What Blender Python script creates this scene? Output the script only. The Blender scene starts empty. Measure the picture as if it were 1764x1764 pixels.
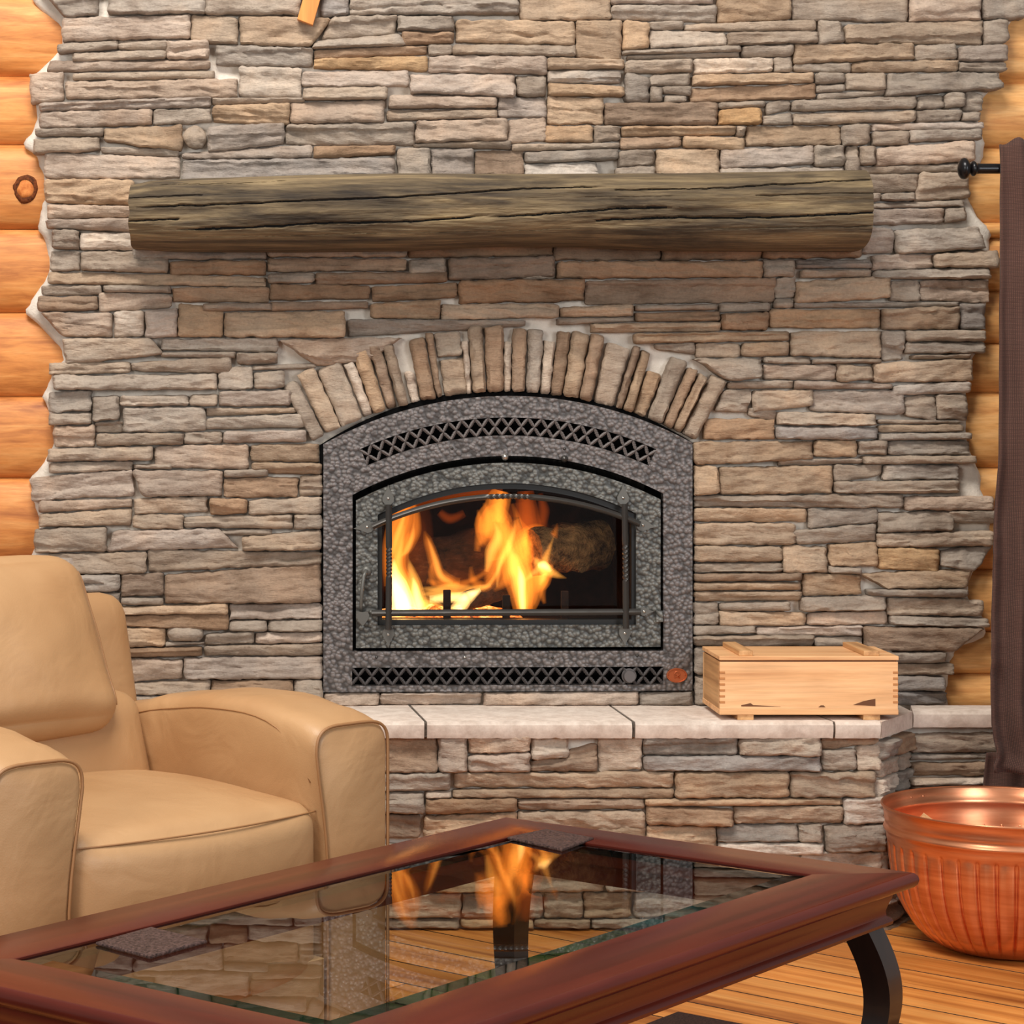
import bpy, bmesh, math, random
from mathutils import Vector, Matrix, noise

# ------------------------------------------------------------------ camera, world, lights
SC = bpy.context.scene
FPX = 4050.0            # focal length in pixels of the 1764 px frame
CX, CY = 500.0, 700.0   # principal point in pixels
H = 1.21                # camera height
D = 5.71                # distance of the stone wall
cam_d = bpy.data.cameras.new('camera')
cam = bpy.data.objects.new('camera', cam_d)
SC.collection.objects.link(cam)
cam.location = (0, 0, H)
cam.rotation_euler = (math.pi / 2, 0, 0)
cam_d.sensor_width = 36.0
cam_d.lens = 36.0 * FPX / 1764.0
cam_d.shift_x = (882.0 - CX) / 1764.0
cam_d.shift_y = -(882.0 - CY) / 1764.0
cam_d.clip_end = 100
SC.camera = cam

SC.view_settings.view_transform = 'Standard'
SC.view_settings.look = 'None'
SC.view_settings.exposure = 0.0
SC.view_settings.gamma = 1.0
SC.view_settings.use_curve_mapping = False

world = bpy.data.worlds.new('world')
SC.world = world
world.use_nodes = True
bg = world.node_tree.nodes['Background']
bg.inputs['Color'].default_value = (1.0, 0.97, 0.93, 1)
bg.inputs['Strength'].default_value = 0.34


def area_light(name, loc, target, size, power, col):
    l = bpy.data.lights.new(name, 'AREA')
    l.shape = 'RECTANGLE'
    l.size, l.size_y = size
    l.energy = power
    l.color = col
    o = bpy.data.objects.new(name, l)
    SC.collection.objects.link(o)
    o.location = loc
    o.rotation_euler = (Vector(target) - Vector(loc)).to_track_quat('-Z', 'Y').to_euler()
    return o


area_light('ceiling_softbox', (-0.5, 3.1, 4.7), (0.5, 5.6, 0.9), (2.2, 1.0), 235, (1.0, 0.96, 0.9))
area_light('window_daylight', (-2.6, 0.0, 2.3), (0.3, 5.4, 0.9), (1.6, 1.4), 105, (1.0, 0.97, 0.92))
area_light('window_daylight', (3.0, 0.6, 1.9), (0.2, 4.6, 0.6), (1.4, 1.6), 85, (0.90, 0.95, 1.0))

# ------------------------------------------------------------------ helpers
COL = SC.collection
WL = {}


def srgb(r, g, b):
    def f(c):
        c /= 255.0
        return c / 12.92 if c <= 0.04045 else ((c + 0.055) / 1.055) ** 2.4
    return (f(r), f(g), f(b))


def W(px, py, d=D):
    """a pixel on the vertical plane at distance d"""
    return Vector(((px - CX) * d / FPX, d, H - (py - CY) * d / FPX))


def G(px, py, z):
    """a pixel on the horizontal plane at height z"""
    d = (H - z) * FPX / (py - CY)
    return Vector(((px - CX) * d / FPX, d, z))


def props(o, label=None, cat=None, group=None, kind=None):
    if label: o['label'] = label
    if cat: o['category'] = cat
    if group: o['group'] = group
    if kind: o['kind'] = kind
    return o


def empty(name, loc, label=None, cat=None, group=None, kind=None):
    o = bpy.data.objects.new(name, None)
    COL.objects.link(o)
    o.empty_display_size = 0.05
    o.location = loc
    WL[o.name] = Vector(loc)
    return props(o, label, cat, group, kind)


def place(name, me, loc, parent=None):
    o = bpy.data.objects.new(name, me)
    COL.objects.link(o)
    loc = Vector(loc)
    WL[o.name] = loc.copy()
    if parent is not None:
        o.parent = parent
        o.location = loc - WL[parent.name]
    else:
        o.location = loc
    return o


def obj(name, verts, faces, m, parent=None, smooth=False, sharp=None, origin=None):
    """one mesh object from world-space vertices"""
    vs = [Vector(v) for v in verts]
    if origin is None:
        lo = [min(v[i] for v in vs) for i in range(3)]
        hi = [max(v[i] for v in vs) for i in range(3)]
        origin = Vector([(lo[i] + hi[i]) / 2 for i in range(3)])
    me = bpy.data.meshes.new(name)
    me.from_pydata([v - origin for v in vs], [], faces)
    if m is not None:
        for mm in (m if isinstance(m, (list, tuple)) else [m]):
            me.materials.append(mm)
    bm = bmesh.new()
    bm.from_mesh(me)
    bmesh.ops.recalc_face_normals(bm, faces=bm.faces[:])
    if smooth:
        for f in bm.faces: f.smooth = True
        if sharp:
            for e in bm.edges:
                if len(e.link_faces) == 2 and e.calc_face_angle(0) > math.radians(sharp):
                    e.smooth = False
    bm.to_mesh(me)
    bm.free()
    return place(name, me, origin, parent)


def join(*geos):
    V, F = [], []
    for v, f in geos:
        n = len(V)
        V += list(v)
        F += [tuple(i + n for i in q) for q in f]
    return V, F


def box(x0, x1, y0, y1, z0, z1):
    v = [(x, y, z) for x in (x0, x1) for y in (y0, y1) for z in (z0, z1)]
    return v, [(0, 1, 3, 2), (4, 6, 7, 5), (0, 4, 5, 1), (2, 3, 7, 6), (0, 2, 6, 4), (1, 5, 7, 3)]


def bevelbox(x0, x1, y0, y1, z0, z1, b=0.002):
    """box with chamfered edges"""
    bm = bmesh.new()
    vv, ff = box(x0, x1, y0, y1, z0, z1)
    bv = [bm.verts.new(v) for v in vv]
    for f in ff: bm.faces.new([bv[i] for i in f])
    bmesh.ops.recalc_face_normals(bm, faces=bm.faces[:])
    bmesh.ops.bevel(bm, geom=bm.edges[:], offset=b, segments=2, affect='EDGES', profile=0.5)
    bm.verts.index_update()
    V = [v.co.copy() for v in bm.verts]
    F = [tuple(v.index for v in f.verts) for f in bm.faces]
    bm.free()
    return V, F


def xform(geo, M):
    return [M @ Vector(v) for v in geo[0]], geo[1]


def tube(pts, rad, n=10, cap=True, twist=None, square=False):
    """tube along pts; rad a number or list; twist: list of angles"""
    pts = [Vector(p) for p in pts]
    V, F = [], []
    N = len(pts)
    up = None
    for i, p in enumerate(pts):
        t = (pts[min(i + 1, N - 1)] - pts[max(i - 1, 0)]).normalized()
        if up is None:
            up = Vector((0, 1, 0)) if abs(t.y) < 0.9 else Vector((0, 0, 1))
        a = (up - t * up.dot(t)).normalized()
        up = a
        b = t.cross(a)
        r = rad[i] if isinstance(rad, (list, tuple)) else rad
        w = twist[i] if twist else 0
        for k in range(n):
            th = 2 * math.pi * k / n + w
            rr = r
            if square:
                c = max(abs(math.cos(th - w)), abs(math.sin(th - w)))
                rr = r * min(1.18, 1 / c)
            V.append(p + a * (math.cos(th) * rr) + b * (math.sin(th) * rr))
    for i in range(N - 1):
        for k in range(n):
            k2 = (k + 1) % n
            F.append((i * n + k, i * n + k2, (i + 1) * n + k2, (i + 1) * n + k))
    if cap:
        F.append(tuple(range(n - 1, -1, -1)))
        F.append(tuple((N - 1) * n + k for k in range(n)))
    return V, F


def lathe(profile, center, n=32, axis='Z', closed=False):
    V, F = [], []
    c = Vector(center)
    for r, z in profile:
        for k in range(n):
            th = 2 * math.pi * k / n
            if axis == 'Z': V.append(c + Vector((r * math.cos(th), r * math.sin(th), z)))
            elif axis == 'Y': V.append(c + Vector((r * math.cos(th), z, r * math.sin(th))))
            else: V.append(c + Vector((z, r * math.cos(th), r * math.sin(th))))
    m = len(profile)
    for i in range(m - 1):
        for k in range(n):
            k2 = (k + 1) % n
            F.append((i * n + k, i * n + k2, (i + 1) * n + k2, (i + 1) * n + k))
    if closed:
        F.append(tuple(range(n)))
        F.append(tuple((m - 1) * n + k for k in range(n)))
    return V, F


def arc3(p0, p1, p2, n):
    """points on the circle through three pixels, from p0 to p2"""
    (ax, ay), (bx, by), (cx, cy) = p0, p1, p2
    d = 2 * (ax * (by - cy) + bx * (cy - ay) + cx * (ay - by))
    ux = ((ax * ax + ay * ay) * (by - cy) + (bx * bx + by * by) * (cy - ay) + (cx * cx + cy * cy) * (ay - by)) / d
    uy = ((ax * ax + ay * ay) * (cx - bx) + (bx * bx + by * by) * (ax - cx) + (cx * cx + cy * cy) * (bx - ax)) / d
    r = math.hypot(ax - ux, ay - uy)
    a0 = math.atan2(ay - uy, ax - ux)
    a2 = math.atan2(cy - uy, cx - ux)
    return [(ux + r * math.cos(a0 + (a2 - a0) * i / n), uy + r * math.sin(a0 + (a2 - a0) * i / n)) for i in range(n + 1)]


def plate(loops, y0, y1):
    """flat plate with holes, loops in pixels of the wall plane, extruded from y0 (front) to y1"""
    bm = bmesh.new()
    edges, allv = [], []
    for lp in loops:
        vs = [bm.verts.new(W(px, py)) for px, py in lp]
        allv.append(vs)
        for i in range(len(vs)): edges.append(bm.edges.new((vs[i], vs[(i + 1) % len(vs)])))
    bmesh.ops.triangle_fill(bm, use_beauty=True, use_dissolve=False, edges=edges, normal=(0, -1, 0))
    bm.verts.index_update()
    base = [v.co.copy() for v in bm.verts]
    tri = [tuple(v.index for v in f.verts) for f in bm.faces]
    lid = [[v.index for v in vs] for vs in allv]
    bm.free()
    n = len(base)
    V = [Vector((p.x, y0, p.z)) for p in base] + [Vector((p.x, y1, p.z)) for p in base]
    F = list(tri) + [tuple(i + n for i in reversed(t)) for t in tri]
    for l in lid:
        for i in range(len(l)):
            a, b = l[i], l[(i + 1) % len(l)]
            F.append((a, b, b + n, a + n))
    return V, F


def rbox(sx, sy, sz, r, n=12, bulge=(0, 0, 0)):
    """rounded box centred on the origin with pillowed faces, half sizes sx sy sz"""
    V, F, idx = [], [], {}
    S = (sx, sy, sz)

    def vert(p):
        k = tuple(round(c, 5) for c in p)
        if k in idx: return idx[k]
        q = [0, 0, 0]
        inner = [max(S[i] - r, 0.0) for i in range(3)]
        full = [p[i] * S[i] for i in range(3)]
        c = [max(-inner[i], min(inner[i], full[i])) for i in range(3)]
        dv = Vector([full[i] - c[i] for i in range(3)])
        if dv.length > 1e-9:
            dv = dv.normalized() * r
        v = Vector(c) + dv
        for i in range(3):
            j, k2 = (i + 1) % 3, (i + 2) % 3
            wgt = (1 - p[j] ** 2) * (1 - p[k2] ** 2)
            v[i] += bulge[i] * wgt * p[i]
        idx[k] = len(V)
        V.append(v)
        return idx[k]

    def g(i): return -1 + 2 * i / n
    def warp(t): return math.sin(t * math.pi / 2) * 0.5 + t * 0.5
    for ax in range(3):
        for s in (-1, 1):
            for i in range(n):
                for j in range(n):
                    q = []
                    for a, b in ((i, j), (i + 1, j), (i + 1, j + 1), (i, j + 1)):
                        p = [0, 0, 0]
                        p[ax] = s
                        p[(ax + 1) % 3] = warp(g(a))
                        p[(ax + 2) % 3] = warp(g(b))
                        q.append(vert(p))
                    F.append(tuple(q))
    return V, F


# ------------------------------------------------------------------ materials
def mat(name):
    m = bpy.data.materials.new(name)
    m.use_nodes = True
    nt = m.node_tree
    return m, nt, nt.nodes['Principled BSDF']


def N(nt, t, **kw):
    n = nt.nodes.new(t)
    for k, v in kw.items(): setattr(n, k, v)
    return n


def ramp(nt, stops):
    r = N(nt, 'ShaderNodeValToRGB')
    e = r.color_ramp.elements
    while len(e) < len(stops): e.new(0.5)
    for el, (p, c) in zip(e, stops):
        el.position = p
        el.color = (c[0], c[1], c[2], 1)
    return r


def coords(nt, scale=(1, 1, 1), rot=(0, 0, 0), rnd=True):
    tc = N(nt, 'ShaderNodeTexCoord')
    src = tc.outputs['Object']
    if rnd:
        oi = N(nt, 'ShaderNodeObjectInfo')
        mu = N(nt, 'ShaderNodeMath', operation='MULTIPLY')
        mu.inputs[1].default_value = 37.0
        nt.links.new(oi.outputs['Random'], mu.inputs[0])
        ad = N(nt, 'ShaderNodeVectorMath', operation='ADD')
        nt.links.new(src, ad.inputs[0])
        nt.links.new(mu.outputs[0], ad.inputs[1])
        src = ad.outputs[0]
    mp = N(nt, 'ShaderNodeMapping')
    mp.inputs['Rotation'].default_value = rot
    nt.links.new(src, mp.inputs['Vector'])
    sc = N(nt, 'ShaderNodeMapping')
    sc.inputs['Scale'].default_value = scale
    nt.links.new(mp.outputs[0], sc.inputs['Vector'])
    return sc.outputs[0]


def noise_tex(nt, vec, scale, detail=4, rough=0.55, dist=0.0):
    n = N(nt, 'ShaderNodeTexNoise')
    n.inputs['Scale'].default_value = scale
    n.inputs['Detail'].default_value = detail
    n.inputs['Roughness'].default_value = rough
    n.inputs['Distortion'].default_value = dist
    nt.links.new(vec, n.inputs['Vector'])
    return n.outputs[0]


def bump(nt, bsdf, height, strength, dist, chain=None):
    b = N(nt, 'ShaderNodeBump')
    b.inputs['Strength'].default_value = strength
    b.inputs['Distance'].default_value = dist
    nt.links.new(height, b.inputs['Height'])
    if chain is not None: nt.links.new(chain, b.inputs['Normal'])
    nt.links.new(b.outputs[0], bsdf.inputs['Normal'])
    return b.outputs[0]


def mixc(nt, fac, a, b, mode='MIX'):
    m = N(nt, 'ShaderNodeMix', data_type='RGBA', blend_type=mode)
    if isinstance(fac, float): m.inputs[0].default_value = fac
    else: nt.links.new(fac, m.inputs[0])
    for s, v in ((6, a), (7, b)):
        if isinstance(v, tuple): m.inputs[s].default_value = (v[0], v[1], v[2], 1)
        else: nt.links.new(v, m.inputs[s])
    return m.outputs[2]


def simple(name, col, rough=0.6, metal=0.0, spec=0.5):
    m, nt, b = mat(name)
    b.inputs['Base Color'].default_value = (*col, 1)
    b.inputs['Roughness'].default_value = rough
    b.inputs['Metallic'].default_value = metal
    b.inputs['Specular IOR Level'].default_value = spec
    return m


def stone_mat():
    m, nt, b = mat('ledge_stone')
    oi = N(nt, 'ShaderNodeObjectInfo')
    vec = coords(nt, (1, 1, 1))
    strat = coords(nt, (0.35, 1, 1.8))
    n1 = noise_tex(nt, vec, 9, 5, 0.6)
    n2 = noise_tex(nt, strat, 26, 6, 0.65, 0.4)
    n3 = noise_tex(nt, vec, 160, 3, 0.6)
    r1 = ramp(nt, [(0.3, (0.70, 0.66, 0.63)), (0.5, (1, 1, 1)), (0.72, (1.22, 1.17, 1.12))])
    nt.links.new(n1, r1.inputs[0])
    c = mixc(nt, 1.0, oi.outputs['Color'], r1.outputs[0], 'MULTIPLY')
    r2 = ramp(nt, [(0.25, (0.55, 0.50, 0.46)), (0.46, (1, 1, 1)), (0.8, (1.16, 1.14, 1.12))])
    nt.links.new(n2, r2.inputs[0])
    c = mixc(nt, 0.75, c, r2.outputs[0], 'MULTIPLY')
    # rusty patches
    n4 = noise_tex(nt, vec, 5, 3, 0.5)
    r4 = ramp(nt, [(0.54, (0, 0, 0)), (0.72, (0.42, 0.42, 0.42))])
    nt.links.new(n4, r4.inputs[0])
    c2 = mixc(nt, 1.0, c, (1.1, 0.92, 0.74), 'MULTIPLY')
    c = mixc(nt, r4.outputs[0], c, c2)
    r3 = ramp(nt, [(0.3, (0.86, 0.86, 0.86)), (0.7, (1.1, 1.1, 1.1))])
    nt.links.new(n3, r3.inputs[0])
    c = mixc(nt, 0.8, c, r3.outputs[0], 'MULTIPLY')
    nt.links.new(c, b.inputs['Base Color'])
    b.inputs['Roughness'].default_value = 0.88
    b.inputs['Specular IOR Level'].default_value = 0.25
    bb = bump(nt, b, n2, 0.8, 0.009)
    n6 = noise_tex(nt, coords(nt, (0.55, 1, 1.9)), 58, 8, 0.74, 0.3)
    bb = bump(nt, b, n6, 0.75, 0.008, bb)
    bump(nt, b, n3, 0.35, 0.002, bb)
    return m


def mortar_mat():
    m, nt, b = mat('pale_mortar')
    vec = coords(nt, (1, 1, 1), rnd=False)
    n1 = noise_tex(nt, vec, 14, 5, 0.6)
    r = ramp(nt, [(0.3, srgb(196, 184, 170)), (0.7, srgb(228, 218, 205))])
    nt.links.new(n1, r.inputs[0])
    nt.links.new(r.outputs[0], b.inputs['Base Color'])
    b.inputs['Roughness'].default_value = 0.95
    bump(nt, b, noise_tex(nt, vec, 60, 5, 0.7), 0.6, 0.006)
    return m


def wood(name, dark, mid, light, stretch=(0.06, 1, 1), rot=(0, 0, 0), scale=30, rough=0.5, coat=0.0, bstr=0.15, knots=False, fine=1.0, cc=(0.25, 0.5, 0.78), blotch=False, spec=0.5, vary=False, bdist=0.003, streak=0.78):
    m, nt, b = mat(name)
    vec = coords(nt, stretch, rot)
    base = coords(nt, (1, 1, 1), rot)
    n1 = noise_tex(nt, vec, scale, 6, 0.6, 0.6)
    n2 = noise_tex(nt, vec, scale * 5, 4, 0.6)
    r = ramp(nt, [(cc[0], dark), (cc[1], mid), (cc[2], light)])
    nt.links.new(n1, r.inputs[0])
    r2 = ramp(nt, [(0.3, (streak, streak - .04, streak - .08)), (0.6, (1.06, 1.06, 1.06))])
    nt.links.new(n2, r2.inputs[0])
    c = mixc(nt, 0.7 * fine, r.outputs[0], r2.outputs[0], 'MULTIPLY')
    n3 = noise_tex(nt, base, 4, 3, 0.5)
    r3 = ramp(nt, [(0.3, (0.82, 0.78, 0.74)), (0.7, (1.12, 1.10, 1.08))])
    nt.links.new(n3, r3.inputs[0])
    c = mixc(nt, 0.8, c, r3.outputs[0], 'MULTIPLY')
    if blotch:
        bv2 = coords(nt, (0.35, 1, 1.6), rot)
        n5 = noise_tex(nt, bv2, 9, 6, 0.7, 0.5)
        r5 = ramp(nt, [(0.36, (0.42, 0.40, 0.38)), (0.55, (1, 1, 1)), (0.75, (1.12, 1.12, 1.0))])
        nt.links.new(n5, r5.inputs[0])
        c = mixc(nt, 0.9, c, r5.outputs[0], 'MULTIPLY')
    if knots:
        kv = coords(nt, (1.6, 0.2, 3.0), rot)
        vo = N(nt, 'ShaderNodeTexVoronoi')
        vo.inputs['Scale'].default_value = 1.3
        nt.links.new(kv, vo.inputs['Vector'])
        rk = ramp(nt, [(0.0, (0.16, 0.08, 0.04)), (0.07, (0.45, 0.26, 0.14)), (0.12, (1, 1, 1))])
        nt.links.new(vo.outputs['Distance'], rk.inputs[0])
        c = mixc(nt, 0.85, c, rk.outputs[0], 'MULTIPLY')
    if vary:
        oi = N(nt, 'ShaderNodeObjectInfo')
        rv_ = ramp(nt, [(0.0, (0.74, 0.68, 0.62)), (0.5, (1, 1, 1)), (1.0, (1.14, 1.10, 1.04))])
        nt.links.new(oi.outputs['Random'], rv_.inputs[0])
        c = mixc(nt, 1.0, c, rv_.outputs[0], 'MULTIPLY')
    nt.links.new(c, b.inputs['Base Color'])
    b.inputs['Roughness'].default_value = rough
    b.inputs['Coat Weight'].default_value = coat
    b.inputs['Coat Roughness'].default_value = 0.12
    b.inputs['Specular IOR Level'].default_value = spec
    bump(nt, b, n2 if blotch else n1, bstr, bdist)
    return m


def hammered(name, col_lo, col_hi, cell=108):
    m, nt, b = mat(name)
    vec = coords(nt, (1, 0.02, 1), rnd=False)
    nz = N(nt, 'ShaderNodeTexNoise')
    nz.inputs['Scale'].default_value = 40
    nt.links.new(vec, nz.inputs['Vector'])
    ad = N(nt, 'ShaderNodeVectorMath', operation='MULTIPLY_ADD')
    nt.links.new(nz.outputs[1], ad.inputs[0])
    ad.inputs[1].default_value = (0.006, 0, 0.006)
    nt.links.new(vec, ad.inputs[2])
    vo = N(nt, 'ShaderNodeTexVoronoi', feature='SMOOTH_F1')
    vo.inputs['Scale'].default_value = cell
    vo.inputs['Smoothness'].default_value = 0.35
    nt.links.new(ad.outputs[0], vo.inputs['Vector'])
    inv = N(nt, 'ShaderNodeMath', operation='SUBTRACT')
    inv.inputs[0].default_value = 1.0
    nt.links.new(vo.outputs['Distance'], inv.inputs[1])
    r = ramp(nt, [(0.3, col_lo), (0.75, col_hi)])
    nt.links.new(inv.outputs[0], r.inputs[0])
    nt.links.new(r.outputs[0], b.inputs['Base Color'])
    b.inputs['Metallic'].default_value = 0.3
    b.inputs['Roughness'].default_value = 0.4
    bump(nt, b, inv.outputs[0], 0.75, 0.0036)
    return m


def leather_mat():
    m, nt, b = mat('tan_leather')
    vec = coords(nt, (1, 1, 1), rnd=False)
    n1 = noise_tex(nt, vec, 3.5, 3, 0.5)
    r = ramp(nt, [(0.3, srgb(165, 123, 82)), (0.7, srgb(184, 144, 102))])
    nt.links.new(n1, r.inputs[0])
    nt.links.new(r.outputs[0], b.inputs['Base Color'])
    b.inputs['Roughness'].default_value = 0.46
    b.inputs['Specular IOR Level'].default_value = 0.4
    vo = N(nt, 'ShaderNodeTexVoronoi')
    vo.inputs['Scale'].default_value = 320
    nt.links.new(vec, vo.inputs['Vector'])
    bb = bump(nt, b, vo.outputs['Distance'], 0.12, 0.001)
    bump(nt, b, noise_tex(nt, vec, 7, 3, 0.5, 0.8), 0.30, 0.02, bb)
    return m


def glass_mat(name, tint, ior=1.5, rough=0.0):
    m, nt, b = mat(name)
    nt.nodes.remove(b)
    out = nt.nodes['Material Output']
    fr = N(nt, 'ShaderNodeFresnel')
    fr.inputs['IOR'].default_value = ior
    tr = N(nt, 'ShaderNodeBsdfTransparent')
    tr.inputs['Color'].default_value = (*tint, 1)
    gl = N(nt, 'ShaderNodeBsdfGlossy')
    gl.inputs['Roughness'].default_value = rough
    mx = N(nt, 'ShaderNodeMixShader')
    ge = N(nt, 'ShaderNodeNewGeometry')          # straight-through panes reflect on their outer faces only
    fm = N(nt, 'ShaderNodeMath', operation='SUBTRACT', use_clamp=True)
    nt.links.new(fr.outputs[0], fm.inputs[0])
    nt.links.new(ge.outputs['Backfacing'], fm.inputs[1])
    nt.links.new(fm.outputs[0], mx.inputs[0])
    nt.links.new(tr.outputs[0], mx.inputs[1])
    nt.links.new(gl.outputs[0], mx.inputs[2])
    nt.links.new(mx.outputs[0], out.inputs['Surface'])
    return m


def flame_mat(name, col, strength):
    m, nt, b = mat(name)
    nt.nodes.remove(b)
    em = N(nt, 'ShaderNodeEmission')
    em.inputs['Color'].default_value = (*col, 1)
    em.inputs['Strength'].default_value = strength
    nt.links.new(em.outputs[0], nt.nodes['Material Output'].inputs['Volume'])
    return m


def ember_mat():
    m, nt, b = mat('glowing_embers')
    vec = coords(nt, (1, 1, 1))
    n1 = noise_tex(nt, vec, 38, 5, 0.7)
    r = ramp(nt, [(0.38, (0.02, 0.004, 0.001)), (0.5, (0.9, 0.16, 0.015)), (0.62, (1.0, 0.55, 0.16)), (0.75, (1, 0.85, 0.6))])
    nt.links.new(n1, r.inputs[0])
    nt.links.new(r.outputs[0], b.inputs['Emission Color'])
    b.inputs['Emission Strength'].default_value = 2.2
    b.inputs['Base Color'].default_value = (0.03, 0.02, 0.015, 1)
    b.inputs['Roughness'].default_value = 0.95
    return m


def charred_mat():
    m, nt, b = mat('charred_bark')
    vec = coords(nt, (0.5, 1, 1))
    n1 = noise_tex(nt, vec, 45, 6, 0.7)
    r = ramp(nt, [(0.35, srgb(20, 14, 10)), (0.6, srgb(70, 45, 30)), (0.8, srgb(118, 92, 66))])
    nt.links.new(n1, r.inputs[0])
    nt.links.new(r.outputs[0], b.inputs['Base Color'])
    b.inputs['Roughness'].default_value = 0.95
    bump(nt, b, n1, 1.0, 0.02)
    return m


def fabric_mat():
    m, nt, b = mat('brown_woven_fabric')
    vec = coords(nt, (1, 1, 1), rnd=False)
    w1 = N(nt, 'ShaderNodeTexWave', bands_direction='Z')
    w1.inputs['Scale'].default_value = 95
    w1.inputs['Distortion'].default_value = 1.5
    nt.links.new(vec, w1.inputs['Vector'])
    w2 = N(nt, 'ShaderNodeTexWave', bands_direction='X')
    w2.inputs['Scale'].default_value = 95
    w2.inputs['Distortion'].default_value = 1.5
    nt.links.new(vec, w2.inputs['Vector'])
    mu = N(nt, 'ShaderNodeMath', operation='MULTIPLY')
    nt.links.new(w1.outputs[1], mu.inputs[0])
    nt.links.new(w2.outputs[1], mu.inputs[1])
    r = ramp(nt, [(0.0, srgb(58, 35, 27)), (0.7, srgb(96, 63, 51))])
    nt.links.new(mu.outputs[0], r.inputs[0])
    nt.links.new(r.outputs[0], b.inputs['Base Color'])
    b.inputs['Roughness'].default_value = 0.9
    b.inputs['Sheen Weight'].default_value = 0.05
    bump(nt, b, mu.outputs[0], 0.4, 0.002)
    return m


def speckled(name, a, bcol, scale, rough, bs, bd):
    m, nt, b = mat(name)
    vec = coords(nt, (1, 1, 1))
    n1 = noise_tex(nt, vec, scale, 4, 0.7)
    b.inputs['Specular IOR Level'].default_value = 0.2
    r = ramp(nt, [(0.35, a), (0.68, bcol)])
    nt.links.new(n1, r.inputs[0])
    nt.links.new(r.outputs[0], b.inputs['Base Color'])
    b.inputs['Roughness'].default_value = rough
    bump(nt, b, n1, bs, bd)
    return m


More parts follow.
